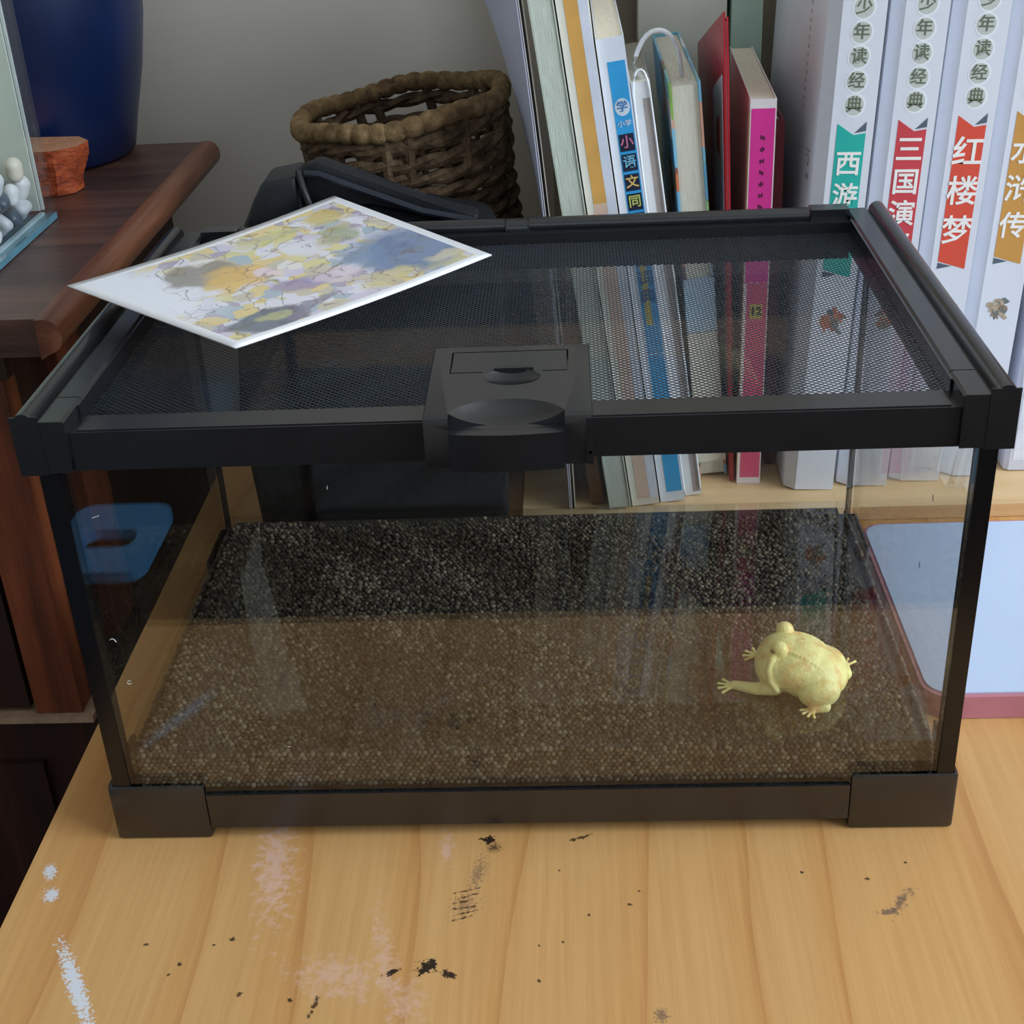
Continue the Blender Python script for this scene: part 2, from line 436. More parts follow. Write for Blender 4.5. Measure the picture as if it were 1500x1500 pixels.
stones = [plain(232, 234, 236, 0.35, 0.04), plain(214, 220, 226, 0.35, 0.05), plain(230, 222, 206, 0.4, 0.05), plain(206, 186, 170, 0.4, 0.08), plain(72, 92, 108, 0.35, 0.15)]
sm = []
for k in range(6):
    bm = bmesh.new(); ellipsoid(bm, (0, 0, 0), (1, 1, 1), None, 3)
    ph = rng.uniform(0, 6, 6)
    for v in bm.verts:
        p = v.co; s = 0.95 + 0.20 * math.sin(2.3 * p.x + ph[0]) * math.sin(2.1 * p.y + ph[1]) + 0.13 * math.sin(3 * p.z + ph[2] + p.x)
        v.co = p * s
    sm.append(bm)
smesh = []
for k, bm in enumerate(sm):
    for j, mt in enumerate(stones):
        me = bpy.data.meshes.new('pebble'); bm.to_mesh(me); me.polygons.foreach_set('use_smooth', [True] * len(me.polygons)); me.materials.append(mt)
        smesh.append((k, j, me))
plabel = ['small white pebble inside the fish tank', 'small bluish-white pebble inside the fish tank', 'small cream pebble inside the fish tank', 'small tan pebble inside the fish tank', 'small slate-blue pebble inside the fish tank']
for iz in range(3):
    for ix in range(2):
        for iy in range(9):
            if iz == 2 and (iy + ix) % 3 == 1: continue
            j = int(rng.choice([0, 0, 0, 1, 1, 2, 3, 4]))
            k = int(rng.integers(6))
            me = [m_ for (a, b_, m_) in smesh if a == k and b_ == j][0]
            o = bpy.data.objects.new('pebble', me); COL.objects.link(o)
            r_ = np.array([0.0056, 0.0066, 0.0056]) * rng.uniform(0.86, 1.06)
            o.scale = r_
            o.rotation_euler = (rng.uniform(-0.25, 0.25), rng.uniform(-0.25, 0.25), rng.uniform(-0.4, 0.4))
            o.location = (FX1 - 0.0108 - ix * 0.0128 + rng.uniform(-0.0004, 0.0004), FY0 + 0.0135 + iy * 0.0143 + (iz % 2) * 0.004, DZ + FZ + 0.0100 + iz * 0.0104)
            tag(o, plabel[j], 'pebble', plabel[j].split(' inside')[0] + 's in the fish tank')
LEAF = plain(186, 180, 112, 0.5, 0.15, 90)
for i, (y, z, a) in enumerate(((0.262, 0.052, 0.5), (0.232, 0.064, -0.5), (0.246, 0.095, 0.7), (0.205, 0.085, 0.2), (0.270, 0.088, -0.3))):
    bm = bmesh.new(); ellipsoid(bm, (FX1 - 0.058, y, z), (0.0025, 0.0055, 0.016), Euler((a, 0, 0)), 3)
    tube(bm, [(FX1 - 0.058, y, z - 0.012), (FX1 - 0.058, y + 0.006 * a, z - 0.035), (FX1 - 0.058, y + 0.003, 0.0045)], 0.0008, 6)
    tag(obj('water_plant', bm, LEAF, loc=(0, 0, FZ)), 'blurred yellow-green plant leaf standing in the fish tank', 'plant', 'plant leaves in the fish tank')

# ------------------------------------------------------------------ vase and wood block on the cabinet
bm = bmesh.new()
lathe(bm, [(0.0, 0.0), (0.053, 0.0), (0.056, 0.003), (0.060, 0.02), (0.068, 0.05), (0.0735, 0.08), (0.0765, 0.11), (0.0765, 0.14), (0.072, 0.175), (0.060, 0.205), (0.045, 0.225), (0.038, 0.24), (0.038, 0.262), (0.043, 0.27), (0.040, 0.272), (0.034, 0.262), (0.033, 0.24), (0.0, 0.235)], 64)
bmesh.ops.remove_doubles(bm, verts=bm.verts, dist=1e-5)
tag(obj('vase', bm, plain(4, 27, 68, 0.34, 0.15, 12, 0.0, 0.7), loc=(-0.302, 0.4315, 0.1685), angle=60), 'tall dark blue rounded vase standing on the cabinet', 'vase')

def block_material():
    m, nt, b = new_mat('orange_bark')
    v = coords(nt, (30, 60, 110))
    f = noise(nt, v, 2.0, 5, 0.7)
    bark = ramp(nt, f, [(0.32, rgb(110, 40, 20)), (0.5, rgb(178, 76, 34)), (0.7, rgb(206, 108, 60))])
    g = nt.nodes.new('ShaderNodeNewGeometry'); sx = nt.nodes.new('ShaderNodeSeparateXYZ'); tc = nt.nodes.new('ShaderNodeTexCoord')
    nt.links.new(tc.outputs['Normal'], sx.inputs[0])
    sawn = mathn(nt, 'GREATER_THAN', sx.outputs['Z'], 0.75)
    nt.links.new(mixc(nt, sawn, bark, rgb(194, 138, 104)), b.inputs['Base Color'])
    b.inputs['Roughness'].default_value = 0.7
    bump(nt, b, f, 0.8, 0.003)
    return m
bm = bmesh.new()
prism(bm, [(-0.034, -0.016), (-0.01, -0.020), (0.016, -0.018), (0.026, -0.010), (0.028, 0.004), (0.020, 0.014), (-0.008, 0.016), (-0.034, 0.013)], 'z', 0.0, 0.026)
bmesh.ops.subdivide_edges(bm, edges=bm.edges[:], cuts=3, use_grid_fill=True)
for v in bm.verts:
    q = v.co.z / 0.026
    k = 0.80 + 0.24 * q + (0.05 * math.sin(v.co.x * 330 + v.co.z * 260) * (0.3 + q * (1 - q) * 3) if q < 0.97 else 0)
    v.co.x *= k; v.co.y *= k
tag(obj('wood_block', bm, block_material(), loc=(-0.276, 0.3525, 0.1685), angle=25), 'rough orange-barked wood block with a sawn flat top', 'wood block')

# ------------------------------------------------------------------ bag and basket behind the terrarium
CLOTH = plain(8, 9, 13, 0.75, 0.2, 500, 0.5, 0.3)
CLOTH2 = plain(14, 17, 24, 0.6, 0.2, 400, 0.4, 0.4)
t = thing('bag', 'black fabric bag slumped in front of the woven basket', 'bag', (0, 0, 0.0))
def cloth_piece(name, pts, y0, y1, mat, bev, seg):
    bm = bmesh.new(); prism(bm, pts, 'y', y0, y1)
    es = [e for e in bm.edges]
    bmesh.ops.bevel(bm, geom=es, offset=bev, segments=seg, affect='EDGES', profile=0.5, clamp_overlap=True)
    return obj(name, bm, mat, t, angle=60)
cloth_piece('pouch', [(-0.146, 0.001), (-0.150, 0.08), (-0.143, 0.150), (-0.128, 0.178), (-0.105, 0.188), (-0.07, 0.191), (-0.045, 0.183), (-0.018, 0.179), (-0.0125, 0.168), (-0.0135, 0.08), (-0.016, 0.001)], 0.2245, 0.262, CLOTH, 0.005, 4)
cloth_piece('flap', [(-0.1015, 0.190), (-0.1015, 0.2085), (-0.0933, 0.2110), (-0.078, 0.2045), (-0.047, 0.190), (-0.0215, 0.1835), (-0.0215, 0.1795), (-0.045, 0.1835), (-0.07, 0.1915)], 0.2225, 0.2345, CLOTH2, 0.0012, 2)
cloth_piece('side_pocket', [(-0.1400, 0.160), (-0.1333, 0.181), (-0.1254, 0.1955), (-0.1215, 0.2025), (-0.1045, 0.2055), (-0.1035, 0.186), (-0.120, 0.181), (-0.130, 0.160)], 0.2195, 0.250, plain(18, 22, 28, 0.5, 0.15, 200, 0.2), 0.0025, 3)
bm = bmesh.new(); tube(bm, soft([(-0.1035, 0.2215, 0.2075), (-0.1015, 0.2190, 0.199), (-0.0985, 0.2175, 0.190), (-0.0970, 0.2185, 0.181), (-0.102, 0.2190, 0.174), (-0.112, 0.2190, 0.172)]), 0.0016, 8)
obj('cord', bm, INK, t)
bm = bmesh.new(); tube(bm, [(-0.1005, 0.2215, 0.2060), (-0.0933, 0.2205, 0.2055), (-0.078, 0.2205, 0.199), (-0.047, 0.2205, 0.1865), (-0.0225, 0.2205, 0.181)], 0.0018, 8)
obj('flap_piping', bm, plain(22, 28, 40, 0.5), t)

def rope_material(name, a, b_, c):
    m, nt, b = new_mat(name)
    f = noise(nt, coords(nt, (1, 1, 1)), 160, 4, 0.7)
    g = noise(nt, coords(nt, (1, 1, 1)), 30, 2)
    col = ramp(nt, mathn(nt, 'ADD', mathn(nt, 'MULTIPLY', f, 0.6), mathn(nt, 'MULTIPLY', g, 0.4)), [(0.35, a), (0.5, b_), (0.66, c)])
    nt.links.new(col, b.inputs['Base Color']); b.inputs['Roughness'].default_value = 0.8; b.inputs['Specular IOR Level'].default_value = 0.2
    bump(nt, b, f, 0.8, 0.002)
    return m
ROPE = rope_material('seagrass_rope', rgb(48, 36, 27), rgb(90, 71, 53), rgb(128, 107, 80))
RIM = rope_material('seagrass_rim', rgb(70, 52, 36), rgb(120, 96, 66), rgb(154, 130, 92))
t = thing('basket', 'round woven seagrass rope basket behind the black bag', 'basket', (-0.0420, 0.3350, 0.0075), (0, R(-7.0), 0))
BH = 0.205
def bas_r(z): return 0.0450 + 0.0095 * (z / BH) ** 0.9
rows = 22
for i in range(rows):
    z = 0.004 + i * 0.0091
    if i == rows - 1: z += 0.001
    r0 = bas_r(z); n = 120; tw = 9
    bm = bmesh.new()
    off = rng.uniform(0, 6)
    for s_ in (0, math.pi):
        path = []
        for k in range(n):
            a = 2 * math.pi * k / n
            ph = tw * a + s_ + off
            wob = 0.0010 * math.sin(3 * a + i) + 0.0006 * math.sin(7 * a + 2 * i)
            rr = r0 + 0.0012 * math.cos(ph) + 0.5 * wob
            path.append((rr * math.cos(a), rr * math.sin(a), z + 0.0015 * math.sin(ph) + wob))
        tube(bm, path, 0.0026, 6, True)
    obj('rope_row', bm, ROPE, t)
bm = bmesh.new(); n = 360; path = []; rad = []
for k in range(n):
    a = 2 * math.pi * k / n
    path.append(((bas_r(BH) + 0.0005) * math.cos(a), (bas_r(BH) + 0.0005) * math.sin(a), BH + 0.0012 * math.sin(5 * a)))
    rad.append(0.0040 + 0.0014 * abs(math.sin(a * 20 + 0.6 * math.sin(3 * a))) ** 0.6)
tube(bm, path, rad, 12, True)
obj('rim', bm, RIM, t)
for k in range(14):
    a = 2 * math.pi * (k + 0.3 * math.sin(k * 2.1)) / 14
    bm = bmesh.new(); r0 = bas_r(BH - 0.01)
    tube(bm, [(r0 * math.cos(a + da), r0 * math.sin(a + da), z) for da, z in ((0.0, BH - 0.028), (0.03, BH - 0.016), (0.06, BH - 0.003))], 0.0028, 8)
    obj('binding', bm, ROPE, t)
bm = bmesh.new(); lathe(bm, [(0.0, 0.0), (0.043, 0.0), (0.045, 0.003), (0.042, 0.006), (0.0, 0.006)], 40)
bmesh.ops.remove_doubles(bm, verts=bm.verts, dist=1e-5)
obj('basket_base', bm, ROPE, t)
for k in range(24):
    bm = bmesh.new()
    a = 2 * math.pi * k / 24
    tube(bm, [((bas_r(z) - 0.0045) * math.cos(a), (bas_r(z) - 0.0045) * math.sin(a), z) for z in (0.006, 0.05, 0.10, 0.15, 0.185)], 0.0018, 6)
    obj('stake', bm, ROPE, t)

# ------------------------------------------------------------------ book shelf board and books
SHELF = wood('pale_shelf_wood', rgb(206, 164, 112), rgb(226, 190, 140), rgb(236, 206, 162), 0.5, 0.7, 'x', 0.1)
t = thing('bookshelf', 'low pale wooden bookshelf carrying the books on the desk', 'shelf', (0, 0, 0))
obj('shelf_board', bx(-0.008, 0.62, 0.2455, 0.470, 0.0003, 0.008), SHELF, t, 0.0008)
obj('back_panel', bx(0.012, 0.62, 0.472, 0.480, 0.0003, 0.42), plain(150, 136, 120, 0.6, 0.1, 20), t, 0.0008)
obj('side_panel', bx(0.622, 0.636, 0.2455, 0.480, 0.0003, 0.42), SHELF, t, 0.0008)

def book(name, label, x, y, w, h, d, lean, cover, pages=PAGES, yaw=0.0, spine='front', z=0.0082, chamfer=0.0, board=0.0012, over=0.0025, group=None):
    """local x across the thickness, y into the shelf, z up; returns the thing"""
    th = R(lean)
    zz = z + (w * math.sin(th) if th > 0 else 0.0)
    t = thing(name, label, 'book', (x, y, zz), (0, th, R(yaw)), group)
    bm = bmesh.new()
    if spine == 'front':
        c = chamfer
        pts = [(0, c), (c * 1.15, 0), (w, 0), (w, d), (w - board, d), (w - board, board + c), (board, board + c), (board, d), (0, d)] if c else \
              [(0, 0), (w, 0), (w, d), (w - board, d), (w - board, board), (board, board), (board, d), (0, d)]
        prism(bm, pts, 'z', 0, h)
        obj('cover', bm, cover, t, 0.0003, 1)
        p0, p1 = board + c + 0.0002, d - over
    else:
        pts = [(0, 0), (board, 0), (board, d - board), (w - board, d - board), (w - board, 0), (w, 0), (w, d), (0, d)]
        prism(bm, pts, 'z', 0, h)
        obj('cover', bm, cover, t, 0.0003, 1)
        p0, p1 = over, d - board - 0.0002
    obj('page_block', bx(board + 0.0001, w - board - 0.0001, p0, p1, over, h - over), pages, t, 0.0002, 1)
    return t

def plate(name, x0, x1, z0, z1, mat, t, y=-0.00012, y1=-0.00002):
    return obj(name, bx(x0, x1, y, y1, z0, z1), mat, t, smooth=False)
def poly_plate(name, pts, mat, t, y=-0.00014):
    bm = bmesh.new(); prism(bm, pts, 'y', y, -0.00002); return obj(name, bm, mat, t, smooth=False)

# --- the white set
WHITE = plain(222, 226, 236, 0.45, 0.015, 30)
DISC = plain(196, 202, 196, 0.5, 0.03)
RINGW = plain(236, 240, 246, 0.5, 0.02)
GREEN_INK = plain(104, 112, 92, 0.6)
LETTERW = plain(246, 244, 240, 0.5, 0.01)
SLATE = plain(86, 100, 116, 0.5)
EMB = [plain(140, 122, 104, 0.6, 0.2, 300), plain(176, 158, 132, 0.6, 0.2, 300), plain(188, 110, 84, 0.6, 0.2, 300), plain(112, 118, 116, 0.6, 0.2, 300)]
def set_book(label, x, y, band, title, zs, size):
    x, w, h = x - 0.0042, 0.0264, 0.285
    t = book('classics_book', label, x, y, w, h, 0.168, 2.0, WHITE, chamfer=0.0050, group='matching white hardbacks with coloured title bands')
    cx = 0.0158
    for i, ch in enumerate('少年读经典'):
        z = 0.2535 - 0.0112 * i
        bm = bmesh.new(); prism(bm, [(cx + 0.0055 * math.cos(a * math.pi / 12), z + 0.0058 * math.sin(a * math.pi / 12)) for a in range(24)], 'y', -0.00006 - 0.00001 * (i % 2), -0.00002)
        obj('disc_rim', bm, RINGW, t, smooth=False)
        bm = bmesh.new(); prism(bm, [(cx + 0.0046 * math.cos(a * math.pi / 12), z + 0.0048 * math.sin(a * math.pi / 12)) for a in range(24)], 'y', -0.00013, -0.00008)
        obj('disc', bm, DISC, t, smooth=False)
        lettering('series_lettering', ch, 0.0078, cx, z, -0.0002, GREEN_INK, t, 0.00008)
    a, b_ = 0.0088, 0.0228
    poly_plate('title_band', [(a, 0.1265), (b_, 0.1225), (b_, 0.1955), ((a + b_) / 2 + 0.0012, 0.1945), (a, 0.2000)], band, t)
    poly_plate('band_fold', [((a + b_) / 2 + 0.0016, 0.1955), (b_, 0.1965), (b_, 0.2010)], SLATE, t)
    poly_plate('band_fold', [(a, 0.1225), (a, 0.1258), (cx, 0.1240)], SLATE, t)
    for ch, z in zip(title, zs):
        lettering('title_lettering', ch, size, cx, z, -0.00025, LETTERW, t, 0.00022)
    return t
TEAL = plain(32, 178, 166, 0.5, 0.02); RED = plain(206, 66, 76, 0.5, 0.02); ORED = plain(222, 80, 58, 0.5, 0.02); AMB = plain(206, 150, 74, 0.5, 0.02)
A = set_book('white hardback with a teal title band 西游记', 0.1410, 0.2665, TEAL, '西游记', (0.1800, 0.1640, 0.1480), 0.0128)
B = set_book('white hardback with a crimson title band 三国演义', 0.1708, 0.2695, RED, '三国演义', (0.1850, 0.1690, 0.1530, 0.1370), 0.0136)
C = set_book('white hardback with an orange-red title band 红楼梦', 0.2005, 0.2735, ORED, '红楼梦', (0.1815, 0.1620, 0.1420), 0.0154)
D = set_book('white hardback with an amber title band 水浒传', 0.2300, 0.2780, AMB, '水浒传', (0.1800, 0.1610, 0.1420), 0.0142)
for t_, seed, pal in ((A, 3, (2, 3, 2)), (B, 5, (0, 1, 2)), (C, 6, (0, 2, 1)), (D, 9, (0, 1, 3))):
    r2 = random.Random(seed)
    cx, cz = 0.0158, 0.0985
    for k in range(34):
        a = r2.uniform(0, 6.28); rr = r2.uniform(0, 0.0056) ; L = r2.uniform(0.0014, 0.0034); wd = L * r2.uniform(0.3, 0.7); b_ = r2.uniform(0, 6.28)
        px, pz = cx + rr * math.cos(a), cz + 1.1 * rr * math.sin(a)
        pts = []
        for q in range(8):
            u = q * math.pi / 4; s_ = 1 + 0.25 * r2.uniform(-1, 1)
            ex, ez = L * math.cos(u) * s_, wd * math.sin(u) * s_
            pts.append((px + ex * math.cos(b_) - ez * math.sin(b_), pz + ex * math.sin(b_) + ez * math.cos(b_)))
        poly_plate('emblem_stroke', pts, EMB[pal[k % 3]], t_, -0.0001 - 0.000004 * k)
# faint print on the visible side cover of the first white book
for k in range(14):
    bm = bmesh.new(); z = 0.252 - 0.0042 * k; yy = 0.046
    box(bm, -0.00012, -0.00002, yy, yy + 0.0035, z, z + 0.0020); obj('cover_print', bm, plain(176, 168, 170, 0.6), A, smooth=False)
for k in range(9):
    bm = bmesh.new(); yy = 0.016 + rng.uniform(0, 0.010); z = 0.166 + rng.uniform(0, 0.016)
    box(bm, -0.00012 - 0.000004 * k, -0.00002, yy, yy + rng.uniform(0.001, 0.006), z, z + rng.uniform(0.0006, 0.003)); obj('cover_print', bm, plain(166, 152, 156, 0.6), A, smooth=False)
E5 = book('lavender_book', 'pale lavender hardback at the end of the white set', 0.2610, 0.2830, 0.027, 0.282, 0.165, 1.5, plain(206, 210, 226, 0.5, 0.02), chamfer=0.002)
plate('grey_band', 0.004, 0.024, 0.098, 0.108, plain(150, 156, 170, 0.5), E5)
plate('spine_panel', 0.004, 0.024, 0.006, 0.094, plain(224, 230, 242, 0.5), E5)

# --- the pink book, red leaflet, illustrated book
PINK = plain(222, 52, 150, 0.5, 0.03)
P9 = book('pink_book', 'paperback with a bright magenta spine between leaflet and white set', 0.1116, 0.2765, 0.0128, 0.2115, 0.138, 0.0, plain(232, 222, 222, 0.5, 0.02), yaw=-2.0, board=0.0006, over=0.0008)
plate('spine_print', 0.0006, 0.0122, 0.118, 0.207, PINK, P9)
plate('spine_print', 0.0016, 0.0122, 0.004, 0.1178, plain(216, 84, 118, 0.5, 0.03), P9)
plate('yellow_label', 0.0034, 0.0100, 0.098, 0.106, plain(206, 190, 92, 0.5), P9, -0.0002, -0.00013)
lettering('label_lettering', '12', 0.0062, 0.0067, 0.102, -0.0003, INK, P9, 0.0001)
obj('side_print', bx(-0.00016, -0.00002, 0.0004, 0.0038, 0.003, 0.206), plain(214, 168, 92, 0.5, 0.05), P9, smooth=False)
for i in range(8):       # a column of tiny letters too small to read
    z = 0.193 - i * 0.0058
    for q in range(3):
        plate('letter_mark', 0.0055 + 0.0008 * q, 0.0061 + 0.0008 * q, z - 0.0009 - 0.0003 * ((i + q) % 3), z + 0.0011 - 0.0004 * ((i * 2 + q) % 3), plain(64, 14, 52, 0.6), P9, -0.0002, -0.00013)
lettering('spine_lettering', 'O', 0.0062, 0.0062, 0.1385, -0.00025, plain(64, 14, 52, 0.6), P9, 0.00005)

DR = book('dark_red_book', 'thin dark red book between the magenta spine and white set', 0.1302, 0.300, 0.0055, 0.196, 0.14, -1.0, plain(108, 26, 38, 0.5, 0.1))

t = thing('red_leaflet', 'glossy red folded leaflet with a slanted pointed top', 'leaflet', (0.1081, 0.280, 0.0082), (0, R(-2.4), 0))
def leaf(name, x0, x1, pts, mat): 
    bm = bmesh.new(); prism(bm, pts, 'x', x0, x1); return obj(name, bm, mat, t, smooth=False)
outline = [(0, 0), (0, 0.2525), (0.150, 0.212), (0.150, 0)]
leaf('front_leaf', 0.0, 0.0009, outline, plain(176, 34, 46, 0.3, 0.05))
leaf('back_leaf', 0.0016, 0.0024, [(0, 0), (0, 0.250), (0.150, 0.210), (0.150, 0)], plain(190, 40, 54, 0.3, 0.05))
leaf('fold', 0.0010, 0.0015, [(0.0005, 0), (0.0005, 0.248), (0.002, 0.247), (0.002, 0)], plain(226, 150, 156, 0.4))
leaf('printed_panel', -0.0002, -0.00003, [(0.008, 0.01), (0.008, 0.222), (0.058, 0.205), (0.062, 0.01)], plain(206, 206, 216, 0.4, 0.03))
leaf('printed_patch', -0.0004, -0.00025, [(0.024, 0.178), (0.024, 0.198), (0.038, 0.194), (0.038, 0.178)], plain(170, 52, 34, 0.4))

def picture_cover():
    m, nt, b = new_mat('picture_cover')
    f = nt.nodes.new('ShaderNodeTexVoronoi'); f.inputs['Scale'].default_value = 1.0
    nt.links.new(coords(nt, (40, 40, 52)), f.inputs['Vector'])
    sep = nt.nodes.new('ShaderNodeSeparateColor'); nt.links.new(f.outputs['Color'], sep.inputs[0])
    col = ramp(nt, sep.outputs[0], [(0.0, rgb(96, 160, 196)), (0.25, rgb(120, 184, 210)), (0.42, rgb(150, 196, 84)), (0.55, rgb(66, 56, 70)), (0.68, rgb(206, 120, 70)), (0.8, rgb(214, 224, 226)), (0.95, rgb(84, 150, 190))])
    b.inputs['Roughness'].default_value = 0.4
    nt.links.new(col, b.inputs['Base Color'])
    return m
b7 = book('picture_book', 'hardback with colourful covers, cream page edges facing out', 0.0914, 0.285, 0.0156, 0.219, 0.140, -5.0, picture_cover(), plain(206, 202, 186, 0.8, 0.05, 300, 0.2, 0.2, 0.0, (6, 0.3, 0.3)), spine='back', over=0.0015)
obj('paper_band', bx(-0.0002, 0.0158, -0.0006, 0.06, 0.088, 0.118), plain(166, 190, 208, 0.5, 0.04), b7, 0.0002, 1)
obj('paper_band', bx(-0.0001, 0.0157, -0.0005, 0.06, 0.010, 0.0875), plain(206, 202, 186, 0.6, 0.05), b7, 0.0002, 1)

# --- the leaning run on the left
LB = -7.4
b6 = book('wrapped_book', 'white and grey booklet in a loose clear plastic jacket', 0.0817, 0.2635, 0.0092, 0.226, 0.105, LB, plain(222, 222, 222, 0.45, 0.03), over=0.0006, board=0.0005)
plate('grey_strip', 0.0048, 0.0088, 0.002, 0.218, plain(168, 156, 150, 0.5, 0.06), b6)
bm = bmesh.new(); tube(bm, soft([(0.0002, -0.0008, 0.004), (0.0002, -0.0008, 0.215), (0.002, -0.0006, 0.2295), (0.0052, -0.0006, 0.2325), (0.0080, -0.0006, 0.2295), (0.0090, -0.0008, 0.216), (0.0090, -0.0008, 0.004)]), 0.0005, 6)
obj('jacket_edge', bm, plain(232, 236, 238, 0.2), b6)
bm = bmesh.new(); box(bm, 0.0003, 0.0091, -0.0007, 0.102, 0.2270, 0.2274)
obj('plastic_jacket', bm, FILM, b6, smooth=False)
# thin clear strap that loops over the books
b5 = book('blue_spine_book', 'white paperback with a sky-blue spine label leaning left', 0.0679, 0.2565, 0.0133, 0.248, 0.150, LB, plain(226, 232, 244, 0.45, 0.02), over=0.0006, board=0.0006)
BLUE = plain(52, 164, 226, 0.5, 0.03)
plate('spine_label', 0.0040, 0.0124, 0.088, 0.237, BLUE, b5)
plate('spine_label', 0.0040, 0.0124, 0.006, 0.0875, plain(58, 166, 226, 0.5, 0.03), b5)
plate('yellow_strip', 0.0058, 0.0090, 0.104, 0.146, plain(208, 190, 84, 0.5, 0.06), b5, -0.0002, -0.00013)
bm = bmesh.new(); prism(bm, [(0.0083 + 0.0036 * math.cos(a * math.pi / 10), 0.2155 + 0.0042 * math.sin(a * math.pi / 10)) for a in range(20)], 'y', -0.0002, -0.00013)
obj('round_badge', bm, plain(220, 232, 244, 0.5), b5, smooth=False)
lettering('badge_lettering', '学', 0.0055, 0.0083, 0.2155, -0.0003, plain(70, 130, 190, 0.5), b5, 0.0001)
lettering('badge_lettering', '小学', 0.0034, 0.0083, 0.2075, -0.0003, RINGW, b5)
for i, (ch, cc) in enumerate(zip('小语文同步', ((206, 120, 150), (120, 190, 220), (220, 190, 110), (200, 210, 110), (150, 170, 210)))):
    z = 0.1985 - i * 0.0098
    plate('square_badge', 0.0046, 0.0118, z - 0.0042, z + 0.0042, plain(26, 34, 62, 0.5), b5, -0.0002, -0.00013)
    lettering('badge_lettering', ch, 0.0064, 0.0082, z, -0.0003, plain(*cc, 0.5), b5, 0.0001)
for i, ch in enumerate('成语词典'):
    lettering('title_lettering', ch, 0.0085, 0.0082, 0.1485 - i * 0.0098 if i < 1 else 0.1485 - i * 0.0098, -0.0003, plain(30, 84, 150, 0.5), b5, 0.00006)
b4 = book('tan_spine_book', 'tall leaning book with a cream, orange and white striped spine', 0.0522, 0.2530, 0.0148, 0.285, 0.16, LB, plain(230, 226, 214, 0.5, 0.02))
plate('spine_stripe', 0.0036, 0.0100, 0.170, 0.283, plain(226, 172, 92, 0.5, 0.05), b4)
plate('spine_stripe', 0.0036, 0.0100, 0.004, 0.1698, plain(226, 196, 176, 0.5, 0.04), b4)
plate('spine_stripe', 0.0101, 0.0146, 0.004, 0.283, plain(226, 232, 246, 0.5, 0.03), b4)
b3 = book('pale_green_book', 'tall leaning magazine stack with pale greenish page edges', 0.0397, 0.2495, 0.0116, 0.288, 0.16, LB, plain(196, 204, 190, 0.5, 0.05), plain(208, 216, 204, 0.8, 0.1, 900, 0.4, 0.2, 0.0, (4, 0.1, 0.1)), spine='back', over=0.0004, board=0.0006)
bN = book('brown_board_book', 'brown cardboard-covered book leaning beside the loose paper sheets', 0.0300, 0.2560, 0.0068, 0.105, 0.15, -7.4, plain(134, 96, 66, 0.6, 0.1, 60))
# loose sheets leaning further
t = thing('paper_sheets', 'loose pale lavender paper sheets leaning left against the bag', 'papers', (0.0, 0, 0.0082))
def sheet(name, x_at, y0, d0, hgt, yawk, mat, th=0.0005):
    bm = bmesh.new(); nz, ny = 16, 6; g = []
    for side in (0, 1):
        row = []
        for i in range(nz + 1):
            z = hgt * i / nz
            for j in range(ny + 1):
                y = d0 * j / ny
                row.append(bm.verts.new((x_at(z) + side * th - yawk * y * (z / 0.26) ** 3, y0 + y, z)))
        g.append(row)
    W_ = ny + 1
    def q(s, i, j): return g[s][i * W_ + j]
    for i in range(nz):
        for j in range(ny):
            bm.faces.new((q(0, i, j), q(0, i, j + 1), q(0, i + 1, j + 1), q(0, i + 1, j)))
            bm.faces.new((q(1, i, j), q(1, i + 1, j), q(1, i + 1, j + 1), q(1, i, j + 1)))
    for i in range(nz):
        bm.faces.new((q(0, i, 0), q(0, i + 1, 0), q(1, i + 1, 0), q(1, i, 0))); bm.faces.new((q(0, i, ny), q(1, i, ny), q(1, i + 1, ny), q(0, i + 1, ny)))
    for j in range(ny):
        bm.faces.new((q(0, 0, j), q(1, 0, j), q(1, 0, j + 1), q(0, 0, j + 1))); bm.faces.new((q(0, nz, j), q(0, nz, j + 1), q(1, nz, j + 1), q(1, nz, j)))
    return obj(name, bm, mat, t)
for k, (nm, c_, y_, h_, yk) in enumerate((('lavender_sheet', (206, 210, 236), 0.2515, 0.290, 0.29), ('white_sheet', (226, 220, 220), 0.2515, 0.290, 0.27), ('dark_sheet', (30, 30, 34), 0.2530, 0.288, 0.26), ('cream_sheet', (224, 214, 200), 0.2520, 0.286, 0.25))):  # the third sheet is near-black, set slightly back between white and cream
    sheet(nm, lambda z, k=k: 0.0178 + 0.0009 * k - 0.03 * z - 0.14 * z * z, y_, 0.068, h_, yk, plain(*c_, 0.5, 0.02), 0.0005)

# things standing at the back of the shelf
CB = book('cream_book', 'large cream-white picture book standing at the back of shelf', 0.0655, 0.445, 0.052, 0.30, 0.022, 0.0, plain(228, 228, 214, 0.5, 0.02))
GB = book('mint_book', 'pale mint-green book standing at the back of shelf', 0.1200, 0.440, 0.018, 0.30, 0.027, 0.0, plain(186, 214, 196, 0.5, 0.03))
bm = bmesh.new()
tube(bm, soft([(0.0535, 0.300, 0.205), (0.0545, 0.300, 0.232), (0.061, 0.301, 0.248), (0.070, 0.302, 0.2505), (0.077, 0.303, 0.244), (0.0795, 0.305, 0.233), (0.0805, 0.307, 0.2265)]), 0.0012, 8)
tag(obj('book_strap', bm, plain(206, 208, 208, 0.4)), 'thin pale cord looping up between the leaning books', 'cord')

